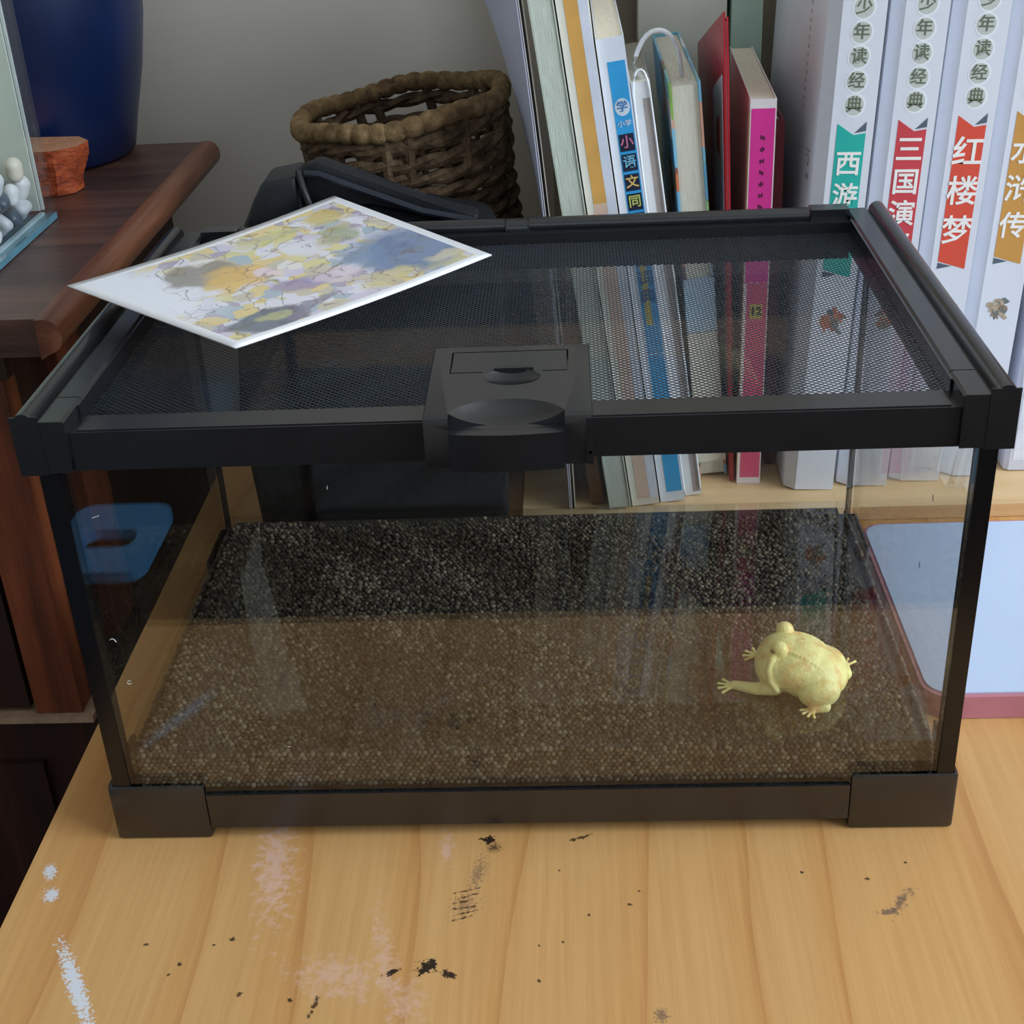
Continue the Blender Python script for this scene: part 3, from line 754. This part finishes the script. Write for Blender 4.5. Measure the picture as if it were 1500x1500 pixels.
# ------------------------------------------------------------------ terrarium
T = thing('terrarium', 'glass terrarium with black frame and wire-mesh lid on the desk', 'terrarium', (0, 0, 0))
def tp(name, bm, mat, bev=0.0, par=None, seg=2):
    return obj(name, bm, mat, par or T, bev, seg)
for sx in (-1, 1):
    for sy in (0, 1):
        x0, x1 = (-0.164, -0.1255) if sx < 0 else (0.1235, 0.164)
        y0, y1 = (0.0015, 0.036) if sy == 0 else (0.172, 0.2065)
        ob = bx(x0, x1, y0, y1, 0.0, 0.0268)
        es = [e for e in ob.edges]; bmesh.ops.bevel(ob, geom=es, offset=0.0016, segments=2, affect='EDGES', profile=0.5)
        ix0, ix1 = (-0.1618, 0.0) if sx < 0 else (0.0, 0.1624)
        iy0, iy1 = (0.0022, 0.3) if sy == 0 else (-0.1, 0.2050)
        link('foot', cut(ob, [bx(ix0, ix1, iy0, iy1, 0.0155, 0.05)]), BLACK, T)
for a in ((-0.1254, 0.1234, 0.0017, 0.0029), (-0.1254, 0.1234, 0.2042, 0.2056), (-0.162, -0.1555, 0.0365, 0.1715), (0.1555, 0.162, 0.0365, 0.1715)):
    tp('base_bar', bx(*a, 0.0055, 0.0217 if a[1] > 0.1 and a[0] < 0 else 0.0195), BLACK, 0.0004)
tp('base_floor', bx(-0.1553, 0.1553, 0.0031, 0.2040, 0.0160, 0.0192), BLACK)
GZ0, GZ1 = 0.0200, 0.1655
tp('glass_pane', bx(-0.1545, 0.1555, 0.0030, 0.0060, GZ0, GZ1), TANKGLASS)
tp('glass_pane', bx(-0.1570, 0.1570, 0.2010, 0.2040, GZ0, GZ1), TANKGLASS)
tp('glass_pane', bx(-0.1605, -0.1575, 0.0095, 0.2030, GZ0, GZ1), TANKGLASS)
tp('glass_pane', bx(0.1575, 0.1605, 0.0095, 0.2030, GZ0, GZ1), TANKGLASS)
CP = plain(12, 12, 15, 0.25, 0.1, 60, 0, 0.5)
tp('corner_post', bx(-0.1612, -0.1547, 0.0024, 0.0090, 0.0200, GZ1), CP, 0.0006)
tp('corner_post', bx(0.1557, 0.1620, 0.0024, 0.0090, 0.0200, GZ1), CP, 0.0006)
SIL = plain(26, 28, 30, 0.4)
tp('corner_seal', bx(-0.1600, -0.1572, 0.2032, 0.2045, GZ0, GZ1), SIL)
tp('corner_seal', bx(0.1572, 0.1600, 0.2032, 0.2045, GZ0, GZ1), SIL)
SPECK = plain(222, 220, 214, 0.6)
for (x, z, pts_) in ((-0.1487, 0.094, ((-0.0012, 0.0006), (-0.0004, 0.0012), (0.0006, 0.0006), (0.0010, -0.0004))), (-0.1462, 0.0755, ((0.0007, 0.0006), (-0.0004, 0.0008), (-0.0008, -0.0002), (0.0, -0.0009), (0.0008, -0.0004))),
                     (-0.1453, 0.146, ((-0.0012, -0.0004), (0.0, 0.0), (0.0014, 0.0005))), (-0.063, 0.155, ((0.0, -0.0006), (0.0002, 0.0007))), (-0.090, 0.044, ((-0.0005, 0.0), (0.0006, 0.0002)))):
    b = bmesh.new(); tube(b, [(x + p, 0.00285, z + q) for p, q in pts_], 0.00014, 6); tp('dried_speck', b, SPECK)
for (x, z) in ((0.1405, 0.1185), (0.1425, 0.145)):
    b = bmesh.new(); tube(b, [(x, 0.00285, z - 0.0012), (x - 0.0002, 0.00285, z + 0.0012)], 0.00016, 6); tp('dried_speck', b, plain(60, 72, 78, 0.6))
# ---- lid
b = bmesh.new(); box(b, -0.1565, 0.1565, 0.0, 0.0135, 0.1655, 0.1797)
LID = tp('lid', b, BLACK, 0.0012)
tp('front_strip', bx(-0.1445, 0.1445, 0.0012, 0.0130, 0.1797, 0.1801), LIDTOP, 0.0002, LID, 1)
def rail(s):
    b = bmesh.new()
    # stepped channel with a rounded outer bead
    pts = [(0.1475, 0.1700), (0.1475, 0.1838), (0.1485, 0.1846), (0.1558, 0.1846), (0.1566, 0.1835), (0.1574, 0.1835)]
    for k in range(0, 9):
        a = math.pi - k * math.pi / 8
        pts.append((0.1613 + 0.0037 * math.cos(a), 0.1838 + 0.0037 * math.sin(a)))
    pts += [(0.1650, 0.1656), (0.1568, 0.1656), (0.1568, 0.1700)]
    prism(b, [(p[0] * s, p[1]) for p in pts], 'y', -0.0012, 0.2073)
    bmesh.ops.triangulate(b, faces=[f for f in b.faces if len(f.verts) > 4])
    return b
for s in (-1, 1):
    xs = sorted((s * 0.1450, s * 0.1562))
    link('side_rail', cut(rail(s), [bx(xs[0], xs[1], 0.0185, 0.0191, 0.1836, 0.1900)]), LIDTOP, LID)
    cap = bmesh.new(); xs = sorted((s * 0.1558, s * 0.1655)); box(cap, xs[0], xs[1], -0.0018, -0.0013, 0.1650, 0.1866)
    tp('rail_cap', cap, BLACK, 0.0002, LID, 1)
    xs = sorted((s * 0.1476, s * 0.1557))
    tp('channel_end', bx(xs[0], xs[1], -0.0017, -0.0013, 0.1656, 0.1846), BLACK, 0, LID)
    tp('inner_lip', bx(*sorted((s * 0.1468, s * 0.1476)), 0.0136, 0.1930, 0.1700, 0.1838), BLACK, 0, LID)
b = bmesh.new(); box(b, -0.1474, 0.1474, 0.1935, 0.2073, 0.1656, 0.1822)
tp('back_rim', b, BLACK, 0.001, LID)
b = bmesh.new(); tube(b, [(0.0035, 0.2025, 0.1835), (0.1300, 0.2025, 0.1835)], 0.0036, 14); tp('hinge_bar', b, LIDTOP, 0, LID)
b = bmesh.new(); tube(b, [(-0.1300, 0.2025, 0.1835), (-0.0075, 0.2025, 0.1835)], 0.0036, 14); tp('hinge_bar', b, LIDTOP, 0, LID)
b = bmesh.new(); tube(b, [(-0.0070, 0.2015, 0.1828), (0.0030, 0.2015, 0.1828)], 0.0044, 14); tp('hinge_knuckle', b, BLACK, 0, LID)
for s in (-1, 1):
    xs = sorted((s * 0.1305, s * 0.1474)); tp('hinge_corner', bx(xs[0], xs[1], 0.1985, 0.2073, 0.1822, 0.1868), LIDTOP, 0.0008, LID)
# ---- wire mesh: two sets of crossed diagonal wires, clipped to the opening
def wires():
    x0, x1, y0, y1, z = -0.1475, 0.1475, 0.0130, 0.1950, 0.1772
    pitch = 0.00185; hw = 0.00013; hh = 0.00010
    V = []; Fc = []
    for s, dz in ((1, 0.0), (-1, 0.0003)):
        dx, dy = math.cos(R(40)), math.sin(R(40)) * s
        nx, ny = -dy, dx
        ext = 0.5
        k = -400
        for k in range(-260, 261):
            cx, cy = 0 + nx * k * pitch * 1.0, 0.104 + ny * k * pitch * 1.0
            # clip the line to the rectangle
            t0, t1 = -ext, ext
            for (p, d_, lo, hi) in ((cx, dx, x0, x1), (cy, dy, y0, y1)):
                a, b_ = (lo - p) / d_, (hi - p) / d_
                if a > b_: a, b_ = b_, a
                t0, t1 = max(t0, a), min(t1, b_)
            if t1 - t0 < 0.0006: continue
            i0 = len(V)
            for tt in (t0, t1):
                for (u, w) in ((-hw, -hh), (hw, -hh), (hw, hh), (-hw, hh)):
                    V.append((cx + dx * tt + nx * u, cy + dy * tt + ny * u, z + dz + w))
            for q in range(4):
                Fc.append((i0 + q, i0 + (q + 1) % 4, i0 + 4 + (q + 1) % 4, i0 + 4 + q))
    me = bpy.data.meshes.new('wire_mesh'); me.from_pydata(V, [], Fc); me.update()
    o = link('wire_mesh', me, MESHWIRE, LID); o['kind'] = 'stuff'
    return o
wires()
# ---- latch
body = bmesh.new()
pts = [(0.0475, 0.1790), (0.0475, 0.1862), (0.0468, 0.1870), (-0.0045, 0.1847), (-0.0062, 0.1837), (-0.0066, 0.1820), (-0.0066, 0.1664), (-0.0006, 0.1664), (-0.0006, 0.1803), (0.0137, 0.1803), (0.0137, 0.1790)]
prism(body, pts, 'x', -0.0272, 0.0280)
ve = [e for e in body.edges if abs(e.verts[0].co.y - e.verts[1].co.y) < 1e-6 and abs(e.verts[0].co.x - e.verts[1].co.x) < 1e-6 and e.verts[0].co.y > 0.04]
tops = [e for e in body.edges if e.calc_length() > 0.03 and abs(e.verts[0].co.x - e.verts[1].co.x) < 1e-6 and e.verts[0].co.z > 0.182]
bmesh.ops.bevel(body, geom=tops, offset=0.0012, segments=3, affect='EDGES', profile=0.5, clamp_overlap=True)
cuts = []
c = bmesh.new(); ellipsoid(c, (0.0000, -0.0085, 0.1890), (0.0225, 0.0150, 0.0098), None, 4); cuts.append(c)
c = bmesh.new(); ellipsoid(c, (0.0012, 0.0215, 0.1885), (0.0115, 0.0075, 0.0050), None, 4); cuts.append(c)
c = bmesh.new(); box(c, -0.0190, 0.0190, -0.02, -0.0040, 0.1801, 0.20); cuts.append(c)
for (a0, a1, b0, b1) in ((-0.0205, -0.0199, 0.0260, 0.0425), (0.0199, 0.0205, 0.0260, 0.0425), (-0.0205, 0.0205, 0.0422, 0.0428), (-0.0205, -0.0090, 0.0257, 0.0263), (0.0115, 0.0205, 0.0257, 0.0263)):
    c = bmesh.new(); box(c, a0, a1, b0, b1, 0.1848, 0.1900); cuts.append(c)
def hole_cutter():
    c = bmesh.new(); prism(c, [(0.0271 + 0.0006 * math.cos(a * math.pi / 8), 0.1706 + 0.0006 * math.sin(a * math.pi / 8)) for a in range(16)], 'y', -0.0100, -0.0030)
    return c
cuts.append(hole_cutter())
link('latch_housing', cut(body, cuts), LATCH, LID)
b = bmesh.new()
pts = []
for k in range(11):
    x = -0.0188 + 0.0376 * k / 10
    pts.append((x, -0.0105 - 0.0016 * math.cos((k - 5) / 5 * math.pi / 2)))
pts += [(0.0188, -0.0067), (-0.0188, -0.0067)]
prism(b, pts, 'z', 0.1668, 0.1800)
tp('latch_button', b, LATCH, 0.0008, LID, 2)
tp('latch_slot', bx(-0.0052, 0.0058, 0.0268, 0.0292, 0.1850, 0.1870), BLACK, 0.0003, LID, 1)
tp('latch_slot', bx(0.0060, 0.0084, 0.0272, 0.0288, 0.1852, 0.18685), BLACK, 0.0003, LID, 1)
link('latch_strip', cut(bx(0.0259, 0.0281, -0.0071, -0.0066, 0.1664, 0.1825), [hole_cutter()]), BLACK, LID)

# ---- soil pellets
def soil():
    bm = bmesh.new(); bmesh.ops.create_icosphere(bm, subdivisions=2, radius=1.0)
    bv = np.array([v.co[:] for v in bm.verts]); bf = np.array([[v.index for v in f.verts] for f in bm.faces]); bm.free()
    P = []
    p = 0.0023
    nx = int(0.303 / p); ny = int(0.186 / (p * 0.866))
    for j in range(ny):
        for i in range(nx):
            x = -0.1515 + (i + 0.5 * (j % 2)) * p; y = 0.0085 + j * p * 0.866
            h = 0.0358 + 0.0007 * math.sin(x * 41 + 1) * math.sin(y * 37) + 0.0004 * math.sin(x * 120 + y * 90)
            P.append((x + rng.uniform(-1, 1) * 0.0005, y + rng.uniform(-1, 1) * 0.0005 if j else y, h + rng.uniform(-1, 1) * 0.0005))
    for k in range(8):
        z = 0.0214 + k * 0.0018
        for i in range(nx):
            P.append((-0.1515 + (i + 0.5 * (k % 2)) * p + rng.uniform(-1, 1) * 0.0003, 0.0082 + rng.uniform(0, 0.0006), z + rng.uniform(-1, 1) * 0.0003))
        for i in range(int(0.186 / p)):
            for sx in (-1, 1):
                P.append((sx * 0.1552 - sx * rng.uniform(0, 0.0006), 0.0105 + (i + 0.5 * (k % 2)) * p, z + rng.uniform(-1, 1) * 0.0003))
            if k > 4 and i % 1 == 0: pass
    P = np.array(P); n = len(P)
    r = rng.uniform(0.00100, 0.00126, n)
    sq = rng.uniform(0.88, 1.1, (n, 3))
    V = (bv[None] * (r[:, None, None] * sq[:, None, :]) + P[:, None, :]).reshape(-1, 3)
    Fc = (bf[None] + (np.arange(n) * len(bv))[:, None, None]).reshape(-1, 3)
    # the bed under the loose top layer
    c = np.array([(x, y, z) for z in (0.0197, 0.0342) for (x, y) in ((-0.152, 0.0118), (0.152, 0.0118), (0.152, 0.1985), (-0.152, 0.1985))])
    o0 = len(V)
    q = [(0, 1, 5), (0, 5, 4), (1, 2, 6), (1, 6, 5), (2, 3, 7), (2, 7, 6), (3, 0, 4), (3, 4, 7), (4, 5, 6), (4, 6, 7), (0, 2, 1), (0, 3, 2)]
    V = np.vstack([V, c]); Fc = np.vstack([Fc, np.array(q) + o0])
    me = bpy.data.meshes.new('soil_pellets')
    me.vertices.add(len(V)); me.vertices.foreach_set('co', V.astype(np.float32).ravel())
    me.loops.add(len(Fc) * 3); me.loops.foreach_set('vertex_index', Fc.astype(np.int32).ravel())
    me.polygons.add(len(Fc)); me.polygons.foreach_set('loop_start', (np.arange(len(Fc)) * 3).astype(np.int32))
    sm_ = np.ones(len(Fc), bool); sm_[-12:] = False
    me.polygons.foreach_set('use_smooth', sm_)
    me.update(); me.validate()
    m, nt, b = new_mat('aquasoil')
    g = nt.nodes.new('ShaderNodeNewGeometry')
    col = ramp(nt, g.outputs['Random Per Island'], [(0.0, rgb(40, 34, 31)), (0.4, rgb(70, 60, 50)), (0.75, rgb(92, 82, 66)), (1.0, rgb(118, 110, 92))])
    nt.links.new(col, b.inputs['Base Color']); b.inputs['Roughness'].default_value = 0.65; b.inputs['Specular IOR Level'].default_value = 0.3
    o = link('soil_pellets', me, m)
    tag(o, 'dark brown round soil pellets covering the terrarium floor', 'soil', kind='stuff')
soil()
# thin film of water standing among the top pellets
fm = glass_mat('water_surface', (0.96, 0.97, 0.96, 1), 1.5)
bm = bmesh.new(); box(bm, -0.1570, 0.1570, 0.0092, 0.2005, 0.0366, 0.0371)
tag(obj('water_film', bm, fm, smooth=False), 'thin clear film of water shining over the soil pellets', 'water')

# ---- frog
def frog():
    bm = bmesh.new()
    E_ = lambda c, r, rot=None: ellipsoid(bm, c, r, Euler(rot) if rot else None, 3)
    E_((-0.0020, 0, 0.0092), (0.0168, 0.0150, 0.0104), (0, R(-12), 0))
    E_((0.0030, 0, 0.0112), (0.0150, 0.0152, 0.0108))
    E_((0.0085, 0, 0.0110), (0.0104, 0.0146, 0.0106))
    E_((0.0070, 0, 0.0175), (0.0085, 0.0098, 0.0050))
    for s in (-1, 1):
        E_((0.0085, s * 0.0072, 0.0214), (0.0036, 0.0032, 0.0034))
        E_((-0.0085, s * 0.0115, 0.0066), (0.0085, 0.0054, 0.0064), (0, 0, R(22 * s)))
        ridge = [(0.0092, 0.0080, 0.0214), (0.0108, 0.0106, 0.0184), (0.0114, 0.0128, 0.0145), (0.0102, 0.0143, 0.0105), (0.0075, 0.0150, 0.0070)]
        for a_, b2 in zip(ridge, ridge[1:]):
            for k in range(6):
                f = k / 5; E_((a_[0] + (b2[0] - a_[0]) * f, s * (a_[1] + (b2[1] - a_[1]) * f), a_[2] + (b2[2] - a_[2]) * f), (0.0013,) * 3)
        for k in range(12):
            f = k / 11; E_((0.004 - 0.016 * f, s * (0.0070 + 0.001 * math.sin(f * 3)), 0.0203 - 0.0010 * f - 0.0075 * f * f), (0.0011,) * 3)
    def limb(pts, rr):
        P_ = [Vector(p) for p in pts]
        for (a, b_), (r0, r1) in zip(zip(P_, P_[1:]), zip(rr, rr[1:])):
            n = max(2, int((b_ - a).length / 0.0006))
            for k in range(n + 1):
                f = k / n
                ellipsoid(bm, a.lerp(b_, f), [r0 + (r1 - r0) * f] * 3, None, 2)
    def toes(base, dirs, L, r):
        for d_ in dirs:
            e = Vector(base) + Vector((math.cos(d_), math.sin(d_), 0)) * L
            limb([base, (e.x, e.y, 0.0010)], [r, r * 0.75])
            ellipsoid(bm, (e.x, e.y, 0.0010), [r * 1.0] * 3, None, 2)
    # near front leg reaching forward
    limb([(0.0085, 0.0105, 0.0050), (0.0165, 0.0105, 0.0030), (0.0255, 0.0085, 0.0018)], [0.0032, 0.0026, 0.0019])
    toes((0.0255, 0.0085, 0.0014), [R(-35), R(-5), R(25), R(55)], 0.0062, 0.0008)
    # far front leg
    limb([(0.0085, -0.0105, 0.0050), (0.0150, -0.0135, 0.0030), (0.0200, -0.0150, 0.0018)], [0.0032, 0.0026, 0.0019])
    toes((0.0200, -0.0150, 0.0014), [R(-60), R(-25), R(10), R(40)], 0.0058, 0.0008)
    # near hind leg folded, foot pointing out to the near side
    limb([(-0.0120, 0.0085, 0.0046), (-0.0085, 0.0130, 0.0034), (-0.0115, 0.0140, 0.0020), (-0.0070, 0.0160, 0.0016)], [0.0042, 0.0034, 0.0024, 0.0019])
    toes((-0.0070, 0.0160, 0.0014), [R(15), R(45), R(75), R(105)], 0.0046, 0.0008)
    # far hind leg stretched backward
    limb([(-0.0110, -0.0075, 0.0046), (-0.0165, -0.0090, 0.0030), (-0.0155, -0.0165, 0.0020)], [0.0040, 0.0028, 0.0018])
    toes((-0.0155, -0.0165, 0.0014), [R(-125), R(-95), R(-65), R(-40)], 0.0062, 0.0008)
    me = bpy.data.meshes.new('frog_raw'); bm.to_mesh(me); bm.free()
    o = bpy.data.objects.new('frog_raw', me); COL.objects.link(o)
    md = o.modifiers.new('r', 'REMESH'); md.mode = 'VOXEL'; md.voxel_size = 0.00034; md.use_smooth_shade = True
    md = o.modifiers.new('s', 'SMOOTH'); md.factor = 0.5; md.iterations = 5
    res = baked(o); bpy.data.objects.remove(o)
    res.polygons.foreach_set('use_smooth', [True] * len(res.polygons))
    m, nt, b = new_mat('frog_skin')
    f = noise(nt, coords(nt, (1, 1, 1)), 150, 2, 0.5)
    f2 = noise(nt, coords(nt, (1, 1, 1)), 900, 3, 0.6)
    col = ramp(nt, f, [(0.48, rgb(248, 236, 146)), (0.62, rgb(238, 202, 112)), (0.74, rgb(226, 166, 84))])
    col = mixc(nt, mathn(nt, 'MULTIPLY', f2, 0.35), col, rgb(252, 248, 208))
    nt.links.new(col, b.inputs['Base Color'])
    b.inputs['Roughness'].default_value = 0.42
    b.inputs['Subsurface Weight'].default_value = 0.25; b.inputs['Subsurface Radius'].default_value = (0.003, 0.0018, 0.0006); b.inputs['Subsurface Scale'].default_value = 0.5
    bump(nt, b, f2, 0.5, 0.0006)
    t = thing('frog', 'plump pale yellow horned frog sitting on the soil pellets', 'frog', (0.1105, 0.0460, 0.0362), (0, 0, R(163)))
    link('body', res, m, t)
    for s in (-1, 1):
        bm = bmesh.new(); ellipsoid(bm, (0.0104, s * 0.0097, 0.0217), (0.0011, 0.0009, 0.0011), None, 3)
        obj('eye', bm, plain(126, 96, 48, 0.2), t)
frog()

# ------------------------------------------------------------------ picture card lying on the lid
def card():
    L_, T_, R_, F_ = Vector((-0.1749, 0.0977, 0.1975)), Vector((-0.0874, 0.2180, 0.1957)), Vector((-0.0116, 0.1550, 0.1852)), Vector((-0.0975, 0.0420, 0.1912))
    bm = bmesh.new(); n = 28; uvl = bm.loops.layers.uv.new('card')
    g = []
    for i in range(n + 1):
        for j in range(n + 1):
            u, v = i / n, j / n                  # u from L to T (long side), v from L to F (short side)
            p = (L_ * (1 - u) + T_ * u) * (1 - v) + (F_ * (1 - u) + R_ * u) * v
            p.z += 0.0 - 0.003 * math.sin(math.pi * u) * (1 - v * 0.4) * 0.6
            g.append(bm.verts.new(p))
    for i in range(n):
        for j in range(n):
            q = [(i, j), (i, j + 1), (i + 1, j + 1), (i + 1, j)]
            f = bm.faces.new([g[a * (n + 1) + b_] for a, b_ in q])
            for lp, (a, b_) in zip(f.loops, q): lp[uvl].uv = (a / n, b_ / n)
    for f in bm.faces: 
        if f.normal.z < 0: f.normal_flip()
    me = bpy.data.meshes.new('picture_card'); bm.to_mesh(me); bm.free()
    me.polygons.foreach_set('use_smooth', [True] * len(me.polygons))
    m, nt, b = new_mat('printed_card')
    tc = nt.nodes.new('ShaderNodeTexCoord'); uv = tc.outputs['UV']
    # wavy coordinates so that the printed patches have painterly outlines
    nz = nt.nodes.new('ShaderNodeTexNoise'); nz.inputs['Scale'].default_value = 7.0; nz.inputs['Detail'].default_value = 3.0; nt.links.new(uv, nz.inputs['Vector'])
    off = nt.nodes.new('ShaderNodeVectorMath'); off.operation = 'MULTIPLY_ADD'
    nt.links.new(nz.outputs['Color'], off.inputs[0]); off.inputs[1].default_value = (0.16, 0.16, 0); off.inputs[2].default_value = (-0.08, -0.08, 0)
    wv = nt.nodes.new('ShaderNodeVectorMath'); wv.operation = 'ADD'; nt.links.new(uv, wv.inputs[0]); nt.links.new(off.outputs[0], wv.inputs[1])
    vo = nt.nodes.new('ShaderNodeTexVoronoi'); vo.inputs['Scale'].default_value = 17.0; nt.links.new(wv.outputs[0], vo.inputs['Vector'])
    sep = nt.nodes.new('ShaderNodeSeparateColor'); nt.links.new(vo.outputs['Color'], sep.inputs[0])
    art = ramp(nt, sep.outputs[0], [(0.0, rgb(226, 224, 232)), (0.18, rgb(212, 206, 222)), (0.34, rgb(228, 206, 150)), (0.48, rgb(206, 196, 178)), (0.60, rgb(178, 168, 186)), (0.72, rgb(222, 212, 160)), (0.86, rgb(176, 190, 200)), (0.96, rgb(232, 226, 222))])
    for e in nt.nodes:
        if e.type == 'VALTORGB' and len(e.color_ramp.elements) == 8: e.color_ramp.interpolation = 'CONSTANT'
    def patch(cu, cv, ru, rv, ang, col, amt, soft=0.25):
        nonlocal art
        mp = nt.nodes.new('ShaderNodeMapping'); mp.vector_type = 'TEXTURE'
        mp.inputs['Location'].default_value = (cu, cv, 0); mp.inputs['Rotation'].default_value = (0, 0, R(ang)); mp.inputs['Scale'].default_value = (ru, rv, 1)
        nt.links.new(wv.outputs[0], mp.inputs['Vector'])
        ln = nt.nodes.new('ShaderNodeVectorMath'); ln.operation = 'LENGTH'; nt.links.new(mp.outputs['Vector'], ln.inputs[0])
        f = mathn(nt, 'MULTIPLY', mathn(nt, 'DIVIDE', mathn(nt, 'SUBTRACT', 1.0, ln.outputs['Value']), soft, True), amt)
        art = mixc(nt, f, art, col)
    patch(0.10, 0.30, 0.20, 0.45, 0, rgb(236, 238, 246), 0.9, 0.5)
    patch(0.86, 0.70, 0.22, 0.30, 20, rgb(96, 122, 160), 0.85, 0.4)
    patch(0.72, 0.62, 0.10, 0.18, 20, rgb(120, 144, 176), 0.8, 0.4)
    patch(0.90, 0.86, 0.10, 0.06, -10, rgb(214, 204, 176), 0.8, 0.5)
    patch(0.30, 0.30, 0.13, 0.16, -20, rgb(146, 140, 128), 0.85, 0.2)
    patch(0.36, 0.42, 0.12, 0.17, 20, rgb(232, 190, 112), 0.85, 0.3)
    patch(0.43, 0.47, 0.05, 0.07, 0, rgb(232, 214, 220), 0.9, 0.3)
    patch(0.62, 0.16, 0.14, 0.08, 10, rgb(206, 200, 130), 0.7, 0.4)
    patch(0.86, 0.16, 0.09, 0.10, 20, rgb(214, 190, 100), 0.8, 0.4)
    patch(0.80, 0.36, 0.08, 0.10, 20, rgb(150, 158, 110), 0.7, 0.4)
    patch(0.63, 0.36, 0.09, 0.10, 0, rgb(228, 226, 234), 0.9, 0.3)
    patch(0.45, 0.66, 0.12, 0.07, 25, rgb(158, 144, 184), 0.8, 0.3)
    patch(0.56, 0.70, 0.08, 0.08, 0, rgb(222, 204, 214), 0.8, 0.3)
    patch(0.20, 0.86, 0.14, 0.11, 10, rgb(96, 108, 120), 0.85, 0.2)
    patch(0.22, 0.85, 0.07, 0.05, 10, rgb(196, 192, 140), 0.7, 0.3)
    patch(0.34, 0.88, 0.16, 0.035, -25, rgb(140, 136, 156), 0.8, 0.3)
    patch(0.66, 0.86, 0.15, 0.07, -10, rgb(214, 200, 144), 0.75, 0.4)
    ve_ = nt.nodes.new('ShaderNodeTexVoronoi'); ve_.feature = 'DISTANCE_TO_EDGE'; ve_.inputs['Scale'].default_value = 13.0; nt.links.new(wv.outputs[0], ve_.inputs['Vector'])
    nl = noise(nt, uv, 9.0, 2)
    line = mathn(nt, 'MULTIPLY', mathn(nt, 'LESS_THAN', ve_.outputs['Distance'], 0.028), mathn(nt, 'GREATER_THAN', nl, 0.5))
    art = mixc(nt, mathn(nt, 'MULTIPLY', line, 0.55), art, rgb(112, 96, 96))
    patch(0.06, 0.25, 0.14, 0.40, 0, rgb(238, 240, 247), 0.95, 0.4)
    sx = nt.nodes.new('ShaderNodeSeparateXYZ'); nt.links.new(uv, sx.inputs[0])
    def inside(s, lo, hi): return mathn(nt, 'MULTIPLY', mathn(nt, 'GREATER_THAN', s, lo), mathn(nt, 'LESS_THAN', s, hi))
    frame = mathn(nt, 'MULTIPLY', inside(sx.outputs['X'], 0.035, 0.965), inside(sx.outputs['Y'], 0.05, 0.95))
    nt.links.new(mixc(nt, frame, rgb(240, 240, 244), art), b.inputs['Base Color'])
    b.inputs['Roughness'].default_value = 0.3
    o = link('picture_card', me, m)
    md = o.modifiers.new('thickness', 'SOLIDIFY'); md.thickness = 0.0005; md.offset = 1.0
    tag(o, 'white-bordered printed picture card lying across the mesh lid', 'card')
card()

# ------------------------------------------------------------------ tray on the right
t = thing('tray', 'flat bluish-white tray with a mauve-pink rim beside the terrarium', 'tray', (0, 0, 0))
def rr(x0, x1, y0, y1, r, n=6):
    pts = []
    for (cx, cy, a0) in ((x1 - r, y1 - r, 0), (x0 + r, y1 - r, 90), (x0 + r, y0 + r, 180), (x1 - r, y0 + r, 270)):
        for k in range(n + 1):
            a = R(a0 + 90 * k / n); pts.append((cx + r * math.cos(a), cy + r * math.sin(a)))
    return pts
bm = bmesh.new()
prism(bm, rr(0.1685, 0.47, 0.0695, 0.2210, 0.012), 'z', 0.0003, 0.0115)
obj('rim', bm, plain(196, 128, 142, 0.4, 0.04), t, 0.0008)
bm = bmesh.new()
prism(bm, rr(0.1705, 0.468, 0.0720, 0.2190, 0.010), 'z', 0.01155, 0.0122)
obj('white_panel', bm, plain(200, 217, 243, 0.25, 0.02, 10), t, 0.0002, 1)

# ------------------------------------------------------------------ small blue stool behind the photographer (seen as a reflection in the front glass)
t = thing('step_stool', 'small blue plastic step stool with a hand hole, mirrored in the glass', 'stool', (-0.560, -1.04, -DZ))
STB = plain(90, 178, 244, 0.35, 0.03, 20)
seat = bx(-0.062, 0.062, -0.085, 0.085, 0.285, 0.300)
ve = [e for e in seat.edges if abs(e.verts[0].co.z - e.verts[1].co.z) > 0.01]
bmesh.ops.bevel(seat, geom=ve, offset=0.025, segments=5, affect='EDGES', profile=0.5)
hole = bmesh.new(); prism(hole, rr(-0.034, 0.034, -0.020, 0.026, 0.017), 'z', 0.25, 0.35)
link('seat', cut(seat, [hole]), STB, t)
for sx in (-1, 1):
    for sy in (-1, 1):
        bm = bmesh.new(); tube(bm, [(sx * 0.060, sy * 0.082, 0.0), (sx * 0.044, sy * 0.064, 0.2848)], [0.010, 0.008], 10); obj('leg', bm, plain(26, 27, 32, 0.5), t)
